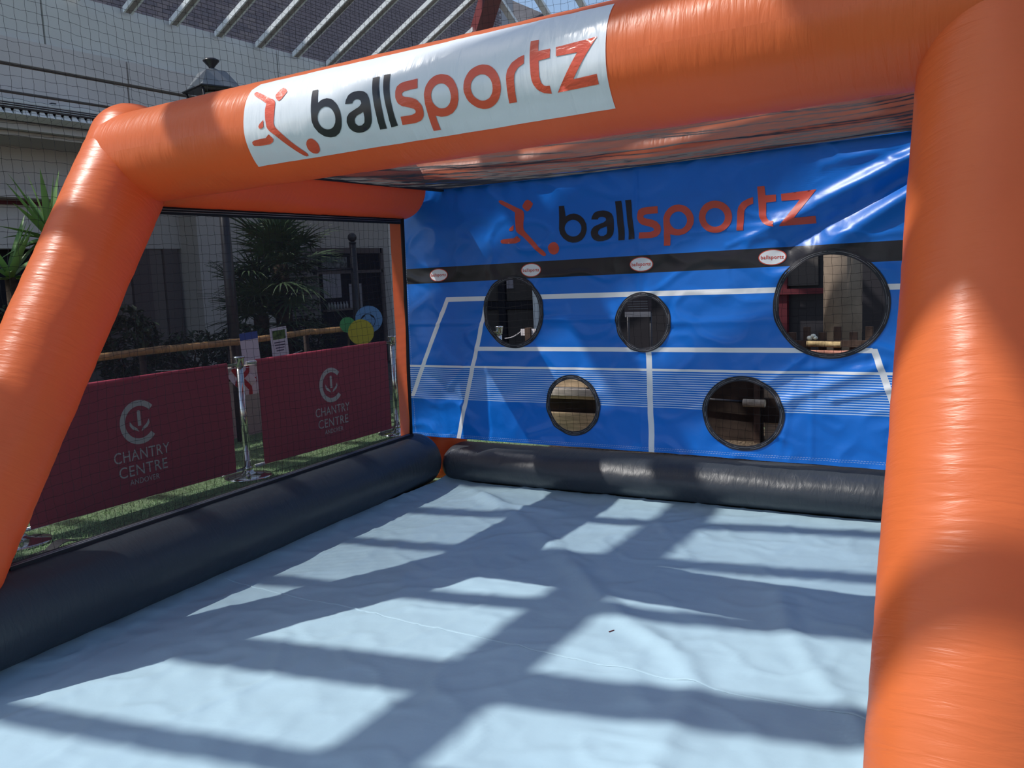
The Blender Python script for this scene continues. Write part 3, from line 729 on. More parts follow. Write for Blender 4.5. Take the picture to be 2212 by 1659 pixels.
def line(x0, z0, x1, z1, w):
    """slanted printed line: x follows z"""
    k = (x1 - x0) / (z1 - z0)
    xx = mth('SUBTRACT', PX, mth('MULTIPLY_ADD', PZ, k, x0 - k * z0))
    ww = w / 2 * sqrt(1 + k * k)
    return mth('MULTIPLY', band(xx, -ww, ww), band(PZ, min(z0, z1), max(z0, z1)))


wide = OR(mth('MULTIPLY', band(PZ, 1.318, 1.350), mth('GREATER_THAN', PX, -3.58)),
          mth('MULTIPLY', band(PZ, .970, .999), band(PX, -3.33, -.74)),
          line(-3.565, 1.345, -3.92, .63, .032), line(-3.235, 1.33, -3.545, .30, .033),
          line(-.735, .995, -.50, .30, .036), line(-.5, 1.345, -.17, .63, .032),
          mth('MULTIPLY', band(PX, -2.074, -2.036), mth('LESS_THAN', PZ, .985)),
          band(PZ, .848, .864))
fr = mth('FRACT', mth('DIVIDE', mth('SUBTRACT', .862, PZ), .01435))
stripes = mth('MULTIPLY', band(PZ, .612, .850), mth('GREATER_THAN', fr, .62))
edge = OR(band(PZ, .343, .3455), band(PZ, .354, .3565), band(PX, -3.945, -3.942), band(PX, -3.915, -3.912))
dash = mth('GREATER_THAN', mth('FRACT', mth('MULTIPLY', mth('ADD', PX, PZ), 60)), .35)
stitch = mth('MULTIPLY', mth('MULTIPLY', edge, dash), .55)
black = band(mth('MULTIPLY_ADD', PX, -.006, PZ), 1.476, 1.586)


def mixc(f, a, b):
    q = N.new('ShaderNodeMix')
    q.data_type = 'RGBA'
    L.new(f, q.inputs[0])
    for i, s in ((6, a), (7, b)):
        if isinstance(s, tuple): q.inputs[i].default_value = s
        else: L.new(s, q.inputs[i])
    return q.outputs[2]


nz = N.new('ShaderNodeTexNoise'); nz.inputs['Scale'].default_value = 2.2; nz.inputs['Detail'].default_value = 3
L.new(uvn.outputs[0], nz.inputs['Vector'])
blue = mixc(nz.outputs['Fac'], (.002, .142, .58, 1), (.003, .190, .75, 1))
c1 = mixc(stripes, blue, (.50, .66, .90, 1))
c2 = mixc(wide, c1, (.84, .86, .88, 1))
c3 = mixc(black, c2, (.014, .014, .022, 1))
c4 = mixc(stitch, c3, (.6, .66, .75, 1))
L.new(c4, bs.inputs['Base Color'])
prev = None
for sc, st, ds, det in ((2.6, .50, .030, 3), (7.0, .30, .014, 4), (26.0, .14, .005, 4)):
    nz = N.new('ShaderNodeTexNoise'); nz.inputs['Scale'].default_value = sc; nz.inputs['Detail'].default_value = det; nz.inputs['Distortion'].default_value = .8
    nz.noise_type = 'RIDGED_MULTIFRACTAL' if sc < 20 else 'FBM'
    L.new(uvn.outputs[0], nz.inputs['Vector'])
    bp = N.new('ShaderNodeBump'); bp.inputs['Strength'].default_value = st; bp.inputs['Distance'].default_value = ds
    L.new(nz.outputs['Fac'], bp.inputs['Height'])
    if prev: L.new(prev, bp.inputs['Normal'])
    prev = bp.outputs[0]
L.new(prev, bs.inputs['Normal'])
M_court = m
f0 = shf(0)
mesh_obj('sheet', [f0(*p) for p in P], F, M_court, TS, True, uv=P)
M_hem2 = mat('black_rim_tape', (0.016, 0.016, 0.024), .5, .4)
for hx, hz, rx, rz, _ in HOLES:
    t = flat('hole_rim', [ellipse(hx, hz, rx + .015, rz + .015, 72), ellipse(hx, hz, rx - .015, rz - .015, 72)], shf(.0045), M_hem2, TS, None, True)
    for q in (.004, -.005):
        flat('stitching', [ellipse(hx, hz, rx + q + .0007, rz + q + .0007, 90), ellipse(hx, hz, rx + q - .0007, rz + q - .0007, 90)], shf(.0058), M_thread, t)
for nm, col, loops in LOGO:
    flat('logo_' + nm, [[tuple(p) for p in l] for l in loops], shf(.0024), M_sred if col == 'r' else M_sblk, TS, .0125, True)
TV, TF = text_loops('ballsportz', .128, offset=.02, spacing=1.12)
for bx in (-3.63, -2.88, -2.09, -1.285, -.47):
    bz = 1.519 + .006 * (bx + 2)
    bd = flat('badge', [ellipse(bx, bz, .078, .0455)], shf(.0024), M_sred, TS, .0125)
    flat('badge_face', [ellipse(bx, bz, .0725, .0405)], shf(.0034), M_swht, bd, .0125)
    g = shf(.0046)
    mesh_obj('lettering', [g(bx + x, bz - .009 + y * 1.05) for x, y in TV], TF, M_sred, bd)

# ------------------------------------------------------------------ maroon cafe barriers
M_maroon = mat('maroon_cloth', (0.38, 0.065, 0.10), 0.75, 0.2, bump=[((3, 3, 3), .3, .02, 'Object', 2)])
M_print = mat('grey_print', (0.55, 0.56, 0.58), 0.7, 0.2)


def barrier_post(x, y, label):
    t = thing('barrier_post', (x, y, 0), label, 'barrier post', 'steel posts of the maroon barrier')
    lathe('base', (x, y, 0), [(.185, .0), (.185, .012), (.17, .020), (.09, .034), (.05, .042), (.036, .06)], M_chrome, t, 32)
    rod('tube', (x, y, .04), (x, y, .90), .027, M_chrome, t, n=20)
    lathe('cap', (x, y, .875), [(.033, 0), (.034, .012), (.040, .062), (.046, .072), (.044, .080), (.02, .084)], M_chrome, t, 24)
    lathe('clamp', (x, y, .05), [(.034, 0), (.036, .004), (.036, .03), (.034, .034)], M_chrome, t, 20)
    return t


barrier_post(-5.27, 2.96, 'chrome barrier post at the open end behind the leaning orange post')
barrier_post(-5.27, 4.80, 'chrome barrier post standing between the two maroon banners')
barrier_post(-5.27, 6.71, 'chrome barrier post beside the orange rear flap of the goal')
barrier_post(-4.78, 7.90, 'chrome barrier post seen through the hole nearest the goal corner')


def arc(cx, cy, r, a0, a1, n=28):
    return [(cx + r * cos(radians(a0 + (a1 - a0) * i / n)), cy + r * sin(radians(a0 + (a1 - a0) * i / n))) for i in range(n + 1)]


def barrier_banner(pa, pb, label, printed=True):
    pa, pb = Vector((*pa, 0)), Vector((*pb, 0))
    d = (pb - pa)
    Lg = d.length
    d.normalize()
    nrm = Vector((d.y, -d.x, 0))                     # towards the goal
    t = thing('barrier_banner', tuple((pa + pb) / 2), label, 'banner', 'maroon barrier banners')
    g0, g1 = .13, Lg - .13

    def fn(off):
        def f(s, z):
            w = .010 * noise.noise(Vector((s * 1.7 + pa.y, z * .8, 0))) * (1 - abs(z - .485) / .43)
            p = pa + d * s + nrm * (w + off)
            return (p.x, p.y, z)
        return f
    P_, F_ = cdt([[(g0, .07), (g1, .07), (g1, .905), (g0, .905)]], .06)
    Vb = [fn(.014)(*p) for p in P_]
    k = len(Vb)
    Vb += [fn(.008)(*p) for p in P_]
    mesh_obj('cloth', Vb, F_ + [tuple(i + k for i in f[::-1]) for f in F_], M_maroon, t, True)
    M_edge = mat('maroon_hem', (0.50, 0.07, 0.11), .7, .2)
    for z, a, b in ((.897, .03, Lg - .03), (.075, .03, Lg - .03)):
        p, q = pa + d * a, pa + d * b
        rod('rail', (p.x, p.y, z), (q.x, q.y, z), .012, M_chrome, t)
    p, q = pa + d * g0, pa + d * g1
    rod('hem', (p.x, p.y, .900), (q.x, q.y, .900), .0165, M_edge, t)
    if printed:
        c = (g0 + g1) / 2 + .01
        fp = fn(.0165)
        P1 = arc(c, .600, .152, 42, 318, 40) + arc(c, .600, .112, 318, 42, 40)
        flat('emblem_ring', [P1], fp, M_print, t)
        flat('emblem_stem', [[(c - .014, .575), (c + .012, .575), (c + .012, .675), (c + .006, .682), (c - .008, .682), (c - .014, .675)]], fp, M_print, t)
        for s in (-1, 1):
            lp = [(c + s * .008, .535), (c + s * .022, .56), (c + s * .055, .585), (c + s * .075, .615), (c + s * .078, .585), (c + s * .060, .560), (c + s * .030, .545)]
            if s < 0: lp = lp[::-1]
            flat('emblem_leaf', [lp], fp, M_print, t)
        for word, w_, h_, z in (('CHANTRY', .44, .075, .345), ('CENTRE', .385, .075, .240), ('ANDOVER', .235, .038, .180)):
            tv, tf = text_loops(word, w_, h_, spacing=1.06)
            mesh_obj('lettering', [fp(c + x, z + y) for x, y in tv], tf, M_print, t)
    return t


barrier_banner((-5.27, 2.90), (-5.27, 4.80), 'maroon banner half hidden by the leaning orange post')
barrier_banner((-5.27, 4.84), (-5.27, 6.74), 'maroon banner hanging nearer the blue target sheet')
barrier_banner((-5.27, 6.74), (-4.78, 7.90), 'plain maroon banner end seen through the leftmost hole', False)

# ------------------------------------------------------------------ ball-stop netting round the pitch
M_net = mat('black_net_twine', (0.02, 0.02, 0.024), .7, .2)
M_net2 = mat('black_net_twine_rear', (0.02, 0.02, 0.024), .7, .2)


def net(name, org, du, nu, nv, cell, label, r=.0011, z0=.02):
    """knotted square netting: nu x nv cells, strands as thin three-sided cords"""
    org, du = Vector(org), Vector(du).normalized()
    nn = Vector((du.y, -du.x, 0))

    def node(i, j):
        s, z = i * cell, z0 + j * cell
        s += .012 * noise.noise(Vector((i * .33, j * .21, 1))) + .05 * noise.noise(Vector((i * .06, j * .07, 6)))
        z += .012 * noise.noise(Vector((i * .25, j * .33, 4))) + .05 * noise.noise(Vector((i * .05, j * .06, 9)))
        o = .05 * noise.noise(Vector((i * .07, j * .07, 3)))
        return org + du * s + Vector((0, 0, z)) + nn * o
    nodes = [[node(i, j) for j in range(nv + 1)] for i in range(nu + 1)]
    V, F = [], []

    def cord(p, q, side):
        mid = (p + q) / 2 + side
        prev = None
        for a in (p, mid, q):
            k = len(V)
            x, y = frame(q - p)
            for c in range(3):
                an = 2 * pi * c / 3
                V.append(tuple(a + x * (r * cos(an)) + y * (r * sin(an))))
            if prev is not None:
                F.extend([(prev + c, prev + (c + 1) % 3, k + (c + 1) % 3, k + c) for c in range(3)])
            prev = k
    for i in range(nu + 1):
        for j in range(nv + 1):
            if i < nu: cord(nodes[i][j], nodes[i + 1][j], Vector((0, 0, -.004 * (1 if (i + j) % 2 else -.3))))
            if j < nv: cord(nodes[i][j], nodes[i][j + 1], du * (.003 if (i + j) % 2 else -.003))
    return props(mesh_obj(name, V, F, M_net), label, 'netting')


net('ball_stop_net', (-4.72, 2.1, 0), (0, 1, 0), 74, 62, .061, 'sagging black square netting hung along the shop side of the goal')
net('ball_stop_net', (-4.72, 6.55, 0), (1, 0, 0), 80, 62, .061, 'black square netting hung behind the blue target sheet')

# ------------------------------------------------------------------ low wall, rail, signs and flags beyond the barrier
M_render = mat('cream_render', (0.46, 0.40, 0.36), .9, .1, var=(3, .12))
props(box('wall_planter', -6.85, -6.74, 3.0, 8.2, 0, .70, M_render), 'low cream rendered wall behind the maroon banners', 'wall', kind='structure')
M_bamboo = mat('bamboo', (0.42, 0.23, 0.09), .5, .4, var=(5, .35, (2, 6, 2)))
M_dwood = mat('dark_wood', (0.05, 0.035, 0.028), .8, .2, var=(6, .4))
bam = thing('bamboo_rail', (-6.5, 5.9, 0), 'bamboo handrail on dark posts running behind the barrier', 'rail')
ys = [3.9, 5.05, 5.95, 6.9, 7.75]
for a, b in zip(ys, ys[1:]):
    rod('pole', (-6.5, a - .05, .972 + .01 * sin(a * 3)), (-6.5, b + .05, .975 + .01 * sin(b * 3)), .031, M_bamboo, bam, n=14)
for y in (3.98, 4.9, 5.9, 6.9, 7.7):
    rod('post', (-6.55, y, 0), (-6.55, y, 1.0), .028, M_dwood, bam, n=10)
rod('lower_pole', (-6.56, 3.9, .62), (-6.56, 7.75, .62), .025, M_dwood, bam)

M_paper = mat('paper', (0.62, 0.58, 0.66), .8, .1)
M_pblue = mat('blue_ink', (0.06, 0.10, 0.33), .7, .1)
M_pgreen = mat('green_picture_ink', (0.10, 0.17, 0.05), .7, .1, var=(30, .8))
M_ink = mat('dark_ink', (0.09, 0.07, 0.12), .7, .1)


def poster(y, z, w, hgt, label, tilt, parts):
    t = thing('paper_notice', (-6.455, y, z - hgt / 2), label, 'notice', 'paper notices on the bamboo rail')
    def f(off):
        return lambda s, q: (-6.455 + off + .012 * sin(s * 9), y + s * cos(tilt) - q * sin(tilt), z + s * sin(tilt) + q * cos(tilt))
    flat('sheet', [[(-w / 2, -hgt / 2), (w / 2, -hgt / 2), (w / 2, hgt / 2), (-w / 2, hgt / 2)]], f(0), M_paper, t, .04)
    for nm, x0, x1, q0, q1, mm in parts:
        flat(nm, [[(x0 * w, q0 * hgt), (x1 * w, q0 * hgt), (x1 * w, q1 * hgt), (x0 * w, q1 * hgt)]], f(.002), mm, t, .04)


poster(6.03, .90, .21, .30, 'paper notice with a blue heading hung on the bamboo rail', .06,
       [('heading', -.5, .5, .27, .5, M_pblue)])
poster(6.42, .92, .21, .30, 'paper notice with a green picture hung on the bamboo rail', .05,
       [('picture', -.36, .40, .10, .40, M_pgreen)] + [('text_line', -.32 + .03 * k, .34 - .04 * k, -.02 - .09 * k, .015 - .09 * k, M_ink) for k in range(4)])


def disc(y, z, r, col, label, mname, x=-6.35, dx=0):
    t = thing('round_sign', (x, y, z - r), label, 'sign', 'round coloured signs at the end of the rail')
    d = Vector((.62, -.78, 0)).normalized()           # faces the pitch
    s = Vector((-d.y, d.x, 0))
    mm = mat(mname, col, .5, .3)
    def f(off):
        def g(a, b):
            p = Vector((x, y, z)) + s * a + Vector((0, 0, b)) + d * off
            return tuple(p)
        return g
    P_, F_ = cdt([ellipse(0, 0, r, r, 40)])
    V_ = [f(.006)(*p) for p in P_] + [f(-.006)(*p) for p in P_]
    k = len(P_)
    F2 = F_ + [tuple(i + k for i in q[::-1]) for q in F_]
    n_ = 40
    mesh_obj('plate', V_, F2, mm, t)
    rod('stick', (x - d.x * .02, y - d.y * .02, 0), (x - d.x * .02, y - d.y * .02, z), .012, M_dwood, t, n=8)
    return t, f


t, f = disc(7.70, 1.062, .150, (.14, .33, .62), 'round pale blue sign with a football symbol', 'blue_sign')
M_ink2 = mat('sign_black', (.015, .02, .03), .5, .2)
flat('ball_outline', [ellipse(-.01, -.02, .082, .082), ellipse(-.01, -.02, .076, .076)], f(.008), M_ink2, t)
flat('ball_patch', [[(-.035, -.075), (.015, -.075), (.024, -.042), (-.01, -.032), (-.044, -.042)]], f(.008), M_ink2, t)
flat('ball_patch', [[(-.075, .008), (-.052, .028), (-.035, .040), (-.050, .052), (-.078, .030)]], f(.008), M_ink2, t)
flat('ball_patch', [[(.055, .008), (.032, .028), (.015, .040), (.030, .052), (.058, .030)]], f(.008), M_ink2, t)
disc(7.47, .935, .140, (.50, .46, .035), 'plain yellow round sign in front of the other signs', 'yellow_sign', -6.28)
disc(7.42, 1.02, .085, (.07, .36, .12), 'green round sign mostly hidden behind the yellow one', 'green_sign', -6.42)

M_flag = mat('white_flag_cloth', (0.68, 0.64, 0.66), .8, .1)
M_fred = mat('red_flag_cloth', (0.42, 0.03, 0.03), .8, .1)


def flag(y, z, w, hgt, rot, label, cross=True):
    t = thing('hand_flag', (-6.30, y, z - hgt), label, 'flag', 'white flags strung on the netting')
    def f(off):
        def g(a, b):
            ca, sa = cos(rot), sin(rot)
            yy, zz = a * ca - b * sa, a * sa + b * ca
            return (-6.30 + off + .015 * sin(a * 30 + y) + .01 * sin(b * 20), y + yy, z + zz)
        return g
    flat('cloth', [[(-w / 2, -hgt), (w / 2, -hgt), (w / 2, 0), (-w / 2, 0)]], f(0), M_flag, t, .02)
    if cross:
        flat('cross', [[(-w / 2, -hgt * .58), (-w * .1, -hgt * .58), (-w * .1, -hgt), (w * .1, -hgt), (w * .1, -hgt * .58), (w / 2, -hgt * .58), (w / 2, -hgt * .42),
                        (w * .1, -hgt * .42), (w * .1, 0), (-w * .1, 0), (-w * .1, -hgt * .42), (-w / 2, -hgt * .42)]], f(.003), M_fred, t, .02)


flag(5.66, .74, .20, .27, .75, 'white flag with a red cross, twisted, left of the middle post')
flag(5.84, .75, .16, .27, .02, 'white flag with a red cross hanging straight right of the middle post')
flag(5.97, .72, .08, .22, -.25, 'small plain white flag tucked against the nearer banner', False)

V, F = join([rodg((-6.52, 5.0, .80), (-6.30, 5.55, .752), .003, n=6), rodg((-6.30, 5.55, .752), (-6.30, 6.02, .725), .003, n=6), rodg((-6.30, 6.02, .725), (-6.52, 6.8, .80), .003, n=6)])
props(mesh_obj('flag_cord', V, F, M_flag), 'thin white cord carrying the flags below the bamboo rail', 'cord')

# ------------------------------------------------------------------ planting
M_yuc = mat('yucca_leaf', (0.14, 0.26, 0.075), .45, .4, var=(4, .4))
M_palm = mat('palm_leaf', (0.06, 0.10, 0.045), .5, .3, var=(4, .4))
M_bush = mat('bush_leaf', (0.035, 0.055, 0.025), .55, .3, var=(6, .5))
M_trunk = mat('palm_trunk', (0.05, 0.035, 0.025), .9, .1, var=(20, .5))
M_pot = mat('dark_planter', (0.03, 0.028, 0.03), .6, .3)


def leaf_mesh(name, Lg, wd, fold, droop, m, n=8):
    V, F = [], []
    for i in range(n + 1):
        t_ = i / n
        w = wd * (1 - t_ ** 2.2) * (.55 + .9 * min(t_ * 3, .5))
        y = Lg * t_
        z = -droop * t_ * t_ * Lg
        V += [(-w, y, z + fold * w), (0, y, z), (w, y, z + fold * w)]
        if i: F += [(3 * i - 3, 3 * i - 2, 3 * i + 1, 3 * i), (3 * i - 2, 3 * i - 1, 3 * i + 2, 3 * i + 1)]
    me = bpy.data.meshes.new(name)
    me.from_pydata(V, [], F)
    me.materials.append(m)
    me.polygons.foreach_set('use_smooth', [True] * len(F))
    return me


YL = [leaf_mesh('leaf', L_, .040, .5, dr, M_yuc) for L_, dr in ((.60, .02), (.52, .08), (.64, .04), (.48, .25))]


def yucca(x, y, z, label, dirs, pot_h):
    t = thing('yucca', (x, y, .521), label, 'plant', 'yuccas beside the leaning orange post')
    rod('trunk', (x, y, .521), (x, y, z + .02), .045, M_trunk, t)
    for k, (az, el, li) in enumerate(dirs):
        d = Vector((cos(radians(az)) * cos(radians(el)), sin(radians(az)) * cos(radians(el)), sin(radians(el))))
        q = d.to_track_quat('Y', 'Z')
        o = bpy.data.objects.new('leaf', YL[li])
        place(o, None, t, Matrix.Translation((x, y, z)) @ q.to_matrix().to_4x4())
    return t


yucca(-7.32, 4.69, 1.95, 'tall yucca with bright sword leaves right beside the orange post',
      [(100, 78, 2), (60, 84, 0), (250, 66, 2), (270, 55, 0), (95, 66, 0), (290, 40, 1), (80, 45, 1), (110, 50, 1), (0, 60, 1), (180, 60, 1), (320, 70, 2), (275, 18, 1), (90, 15, 3), (300, 5, 3), (265, -5, 3), (60, 5, 3), (200, 20, 3), (30, 30, 3), (350, 25, 3), (235, 78, 0)], .5)
yucca(-7.30, 4.28, 1.63, 'shorter yucca at the left edge of the picture',
      [(85, 66, 1), (70, 75, 1), (95, 50, 1), (100, 35, 1), (280, 60, 0), (260, 40, 1), (0, 50, 1), (180, 50, 1), (40, 70, 1), (120, 62, 2), (80, 15, 3), (60, 0, 3), (330, 20, 3), (300, 5, 3), (140, 30, 1), (110, 5, 3)], .45)


def frond_mesh(name, stem, L_, n, spread):
    V, F = [], []
    g = rodg((0, 0, 0), (0, stem, 0), .006, .004, 5)
    V += g[0]; F += g[1]
    for i in range(n):
        a = radians(-spread / 2 + spread * i / (n - 1))
        l = L_ * (.75 + .25 * cos(a))
        k = len(V)
        w = .019
        for s in range(5):
            t_ = s / 4
            cx, cy = sin(a) * l * t_, stem + cos(a) * l * t_
            ww = w * (1 - t_) * (1.2 if s else .5) + .001
            dz = -.25 * l * t_ ** 3 + .03 * sin(i * 2.4)* t_
            V += [(cx - cos(a) * ww, cy + sin(a) * ww, dz + .004), (cx + cos(a) * ww, cy - sin(a) * ww, dz)]
            if s: F.append((k + 2 * s - 2, k + 2 * s - 1, k + 2 * s + 1, k + 2 * s))
    me = bpy.data.meshes.new(name)
    me.from_pydata(V, [], F)
    me.materials.append(M_palm)
    return me


FR = [frond_mesh('frond', .34, .44, 20, 240), frond_mesh('frond', .48, .40, 18, 210), frond_mesh('frond', .26, .38, 22, 270)]


def palm(x, y, zc, label, n, seed):
    t = thing('fan_palm', (x, y, .521), label, 'palm', 'fan palms behind the bamboo rail')
    rod('trunk', (x, y, .521), (x, y, zc), .10, M_trunk, t, .085)
    r2 = random.Random(seed)
    for k in range(n):
        az = k * 137.5 + r2.uniform(-20, 20)
        el = 78 - 105 * (k / n) + r2.uniform(-8, 8)
        d = Vector((cos(radians(az)) * cos(radians(el)), sin(radians(az)) * cos(radians(el)), sin(radians(el))))
        o = bpy.data.objects.new('frond', FR[k % 3])
        place(o, None, t, Matrix.Translation((x, y, zc - .25 * (k / n))) @ d.to_track_quat('Y', 'Z').to_matrix().to_4x4())


palm(-7.55, 7.62, 1.72, 'dark fan palm standing right of the lamp post', 40, 3)
palm(-7.72, 7.42, 1.15, 'lower fan palm crowded under the taller palm', 34, 5)


def bush(x, y, z0, rx, ry, rz, label, n, seed, sz=.05):
    t = thing('shrub', (x, y, z0), label, 'shrub', 'dark shrubs behind the low wall')
    r2 = random.Random(seed)
    V, F = [], []
    for i in range(n):
        a, b = r2.uniform(0, 2 * pi), math.acos(r2.uniform(-1, 1))
        q = r2.uniform(.55, 1.0)
        c = Vector((x + rx * q * sin(b) * cos(a), y + ry * q * sin(b) * sin(a), z0 + rz + rz * q * cos(b)))
        d = Vector((r2.uniform(-1, 1), r2.uniform(-1, 1), r2.uniform(-.4, .8))).normalized()
        u, v = frame(d)
        s = sz * r2.uniform(.6, 1.2)
        k = len(V)
        V += [tuple(c - d * s), tuple(c + u * s * .42 + v * .01), tuple(c + d * s), tuple(c - u * s * .42 + v * .01)]
        F += [(k, k + 1, k + 2), (k, k + 2, k + 3)]
    V = [(p[0], p[1], max(p[2], .535)) for p in V]
    fo = mesh_obj('foliage', V, F, M_bush, t)
    fo['kind'] = 'stuff'
    for k in range(4):
        rod('stem', (x, y, z0 + .03), (x + rx * .5 * cos(k * 1.6), y + ry * .5 * sin(k * 1.6), z0 + rz * 1.2), .012, M_trunk, t, .006, 6)


bush(-7.45, 5.42, .525, .28, .36, .42, 'round dark leafed shrub just right of the leaning post', 900, 1, .06)
bush(-7.62, 4.45, .525, .30, .45, .45, 'dark shrub at the foot of the tall yucca', 900, 2)
bush(-7.48, 6.15, .525, .24, .45, .27, 'low dark shrub under the notices', 700, 4)
bush(-7.48, 6.90, .525, .28, .40, .28, 'low dark shrub below the fan palm', 700, 6)
bush(-7.45, 7.95, .525, .28, .32, .30, 'low dark shrub near the round signs', 600, 8)
props(box('wall_planter_bed', -7.95, -7.16, 3.2, 8.3, 0, .52, M_dwood), 'dark timber planter behind the low cream wall', 'planter', kind='structure')

# ------------------------------------------------------------------ lamp post with lantern
M_iron = mat('black_iron', (0.022, 0.022, 0.028), .35, .5)
M_hood = mat('lantern_hood', (0.20, 0.215, 0.235), .25, .6, coat=.5)
M_opal = mat('opal_glass', (0.55, 0.52, 0.50), .3, .4)
lx, ly = -7.0, 6.34
lp = thing('lamp_post', (lx, ly, 0), 'black lamp post topped by a square lantern above the crossbar', 'lamp post')
rod('pole', (lx, ly, 0), (lx, ly, 2.92), .068, M_iron, lp, .042, 18)
lathe('pole_foot', (lx, ly, 0), [(.14, 0), (.14, .12), (.09, .2), (.075, .9), (.088, .93), (.07, .97)], M_iron, lp)
LROT = radians(30.5 + 42)


def sq(z, hw):
    return [(lx + hw * sqrt(2) * cos(LROT + pi / 4 + k * pi / 2), ly + hw * sqrt(2) * sin(LROT + pi / 4 + k * pi / 2), z) for k in range(4)]


def pyramid(name, levels, m, parent):
    V, F = [], []
    for z, hw in levels: V += sq(z, hw)
    for j in range(len(levels) - 1):
        for k in range(4): F.append((4 * j + k, 4 * j + (k + 1) % 4, 4 * j + 4 + (k + 1) % 4, 4 * j + 4 + k))
    F += [(3, 2, 1, 0), tuple(4 * (len(levels) - 1) + k for k in range(4))]
    return mesh_obj(name, V, F, m, parent)


pyramid('eaves', [(3.400, .215), (3.412, .228), (3.424, .222), (3.430, .20)], M_iron, lp)
pyramid('hood', [(3.430, .198), (3.592, .100), (3.600, .085)], M_hood, lp)
pyramid('hood_cap', [(3.600, .062), (3.628, .024)], M_hood, lp)
lathe('finial', (lx, ly, 3.62), [(.026, 0), (.028, .02), (.078, .075), (.080, .085), (.05, .102), (.01, .108)], M_iron, lp)
lathe('globe', (lx, ly, 3.02), [(.07, 0), (.105, .06), (.115, .22), (.115, .36), (.06, .38)], M_opal, lp)
b4, t4 = sq(2.98, .115), sq(3.405, .195)
for k in range(4): rod('corner_bar', b4[k], t4[k], .011, M_iron, lp, n=8)
pyramid('lantern_base', [(2.92, .05), (2.96, .125), (2.985, .125)], M_iron, lp)

fp_ = thing('finger_post', (-8.0, 9.46, 0), 'black iron post with a ball finial and side arm by the shop', 'post')
rod('pole', (-8.0, 9.46, 0), (-8.0, 9.46, 2.02), .068, M_iron, fp_, .045, 16)
lathe('finial', (-8.0, 9.46, 2.0), [(.05, 0), (.052, .015), (.025, .02)] + [(.062 * sin(pi * k / 10), .08 - .062 * cos(pi * k / 10)) for k in range(1, 10)] + [(.003, .143)], M_iron, fp_)
rod('arm', (-8.0, 9.46, 1.66), (-8.0, 8.72, 1.64), .014, M_iron, fp_)
lathe('arm_knob', (-8.0, 8.68, 1.60), [(.01, 0)] + [(.045 * sin(pi * k / 8), .045 - .045 * cos(pi * k / 8)) for k in range(1, 8)] + [(.004, .09)], M_iron, fp_)

# ------------------------------------------------------------------ shop wall on the left, canopy fascia
M_f1 = mat('grey_fascia', (0.66, 0.665, 0.65), .75, .2, var=(1.5, .06))
M_f2 = mat('warm_grey_fascia', (0.62, 0.585, 0.575), .75, .2, var=(1.5, .06))
M_f3 = mat('shadow_gap', (0.42, 0.35, 0.31), .85, .1)
M_wl = mat('shop_plaster', (0.55, 0.50, 0.475), .85, .1, var=(1, .08))
M_redt = mat('dark_red_trim', (0.09, 0.012, 0.018), .6, .3)
WL = thing('wall_left', (-9.9, 8.5, 0), 'shaded shop front wall with a stepped grey fascia', 'wall', kind='structure')
FX = -9.5
joints1 = [1.0, 6.30, 9.9, 14.6]
joints2 = [1.0, 3.8, 7.29, 10.9, 14.6]
for (z0, z1, x, mm, js) in ((4.25, 4.88, FX - .06, M_f1, joints1), (3.985, 4.25, FX, M_f2, joints2), (3.69, 3.95, FX - .02, M_f2, joints2), (3.29, 3.66, FX - .03, M_f2, joints2)):
    for a, b in zip(js, js[1:]):
        o = box('fascia_panel', x - .12, x, a + .012, b - .012, z0, z1, mm, WL)
box('fascia_core', FX - .5, FX - .13, 1.0, 14.6, 3.29, 4.86, M_f3, WL)
box('canopy_soffit', -10.4, FX - .15, 1.0, 14.6, 3.24, 3.29, M_wl, WL)
box('upper_wall', -10.55, -10.35, 1.0, 14.6, 2.05, 3.30, M_wl, WL)
box('ledge', -10.35, -10.10, 1.0, 8.2, 2.62, 2.70, M_wl, WL)
box('red_trim', -10.35, -10.30, 1.0, 8.2, 2.56, 2.60, M_redt, WL)
box('pilaster', -10.6, -10.0, 8.55, 9.9, 0, 2.7, M_wl, WL)
box('pilaster', -10.6, -10.25, 12.7, 14.6, 0, 2.05, M_wl, WL)
M_dk = [mat('brown_shutter_%d' % i, c, .6, .3) for i, c in enumerate(((.11, .085, .085), (.17, .14, .13), (.13, .105, .105), (.20, .165, .155)))]
y = 6.6
for k, w in enumerate((.28, .30, .33, .22, .30, .22, .25)):
    box('shutter_leaf', -10.42 - .03 * (k % 2), -10.36 - .03 * (k % 2), y, y + w - .012, .05, 2.05, M_dk[k % 4], WL)
    y += w
box('shop_interior', -10.62, -10.56, 1.0, 14.6, 0, 2.05, mat('dark_interior', (.012, .011, .016), .7, .2), WL)
# tiled pier of dark and pale bricks
pier = box('tiled_pier', -10.5, -10.02, 9.92, 10.95, 0, 2.05, mat('pale_mortar', (.17, .155, .15), .85, .1), WL)
V, F = [], []
nb = 0
for r in range(46):
    z = .03 + r * .044
    for c in range(8):
        y0 = 9.94 + c * .127 + (.06 if r % 2 else 0)
        if noise.noise(Vector((c * 1.7, r * .9, 2))) + .55 - c * .10 < 0: continue
        g = boxg(-10.02, -10.005, y0, min(y0 + .10, 10.90), z, z + .022, len(V))
        V += g[0]; F += g[1]
o = mesh_obj('dark_tiles', V, F, mat('dark_tile', (.025, .024, .03), .4, .4), pier)
o['kind'] = 'stuff'
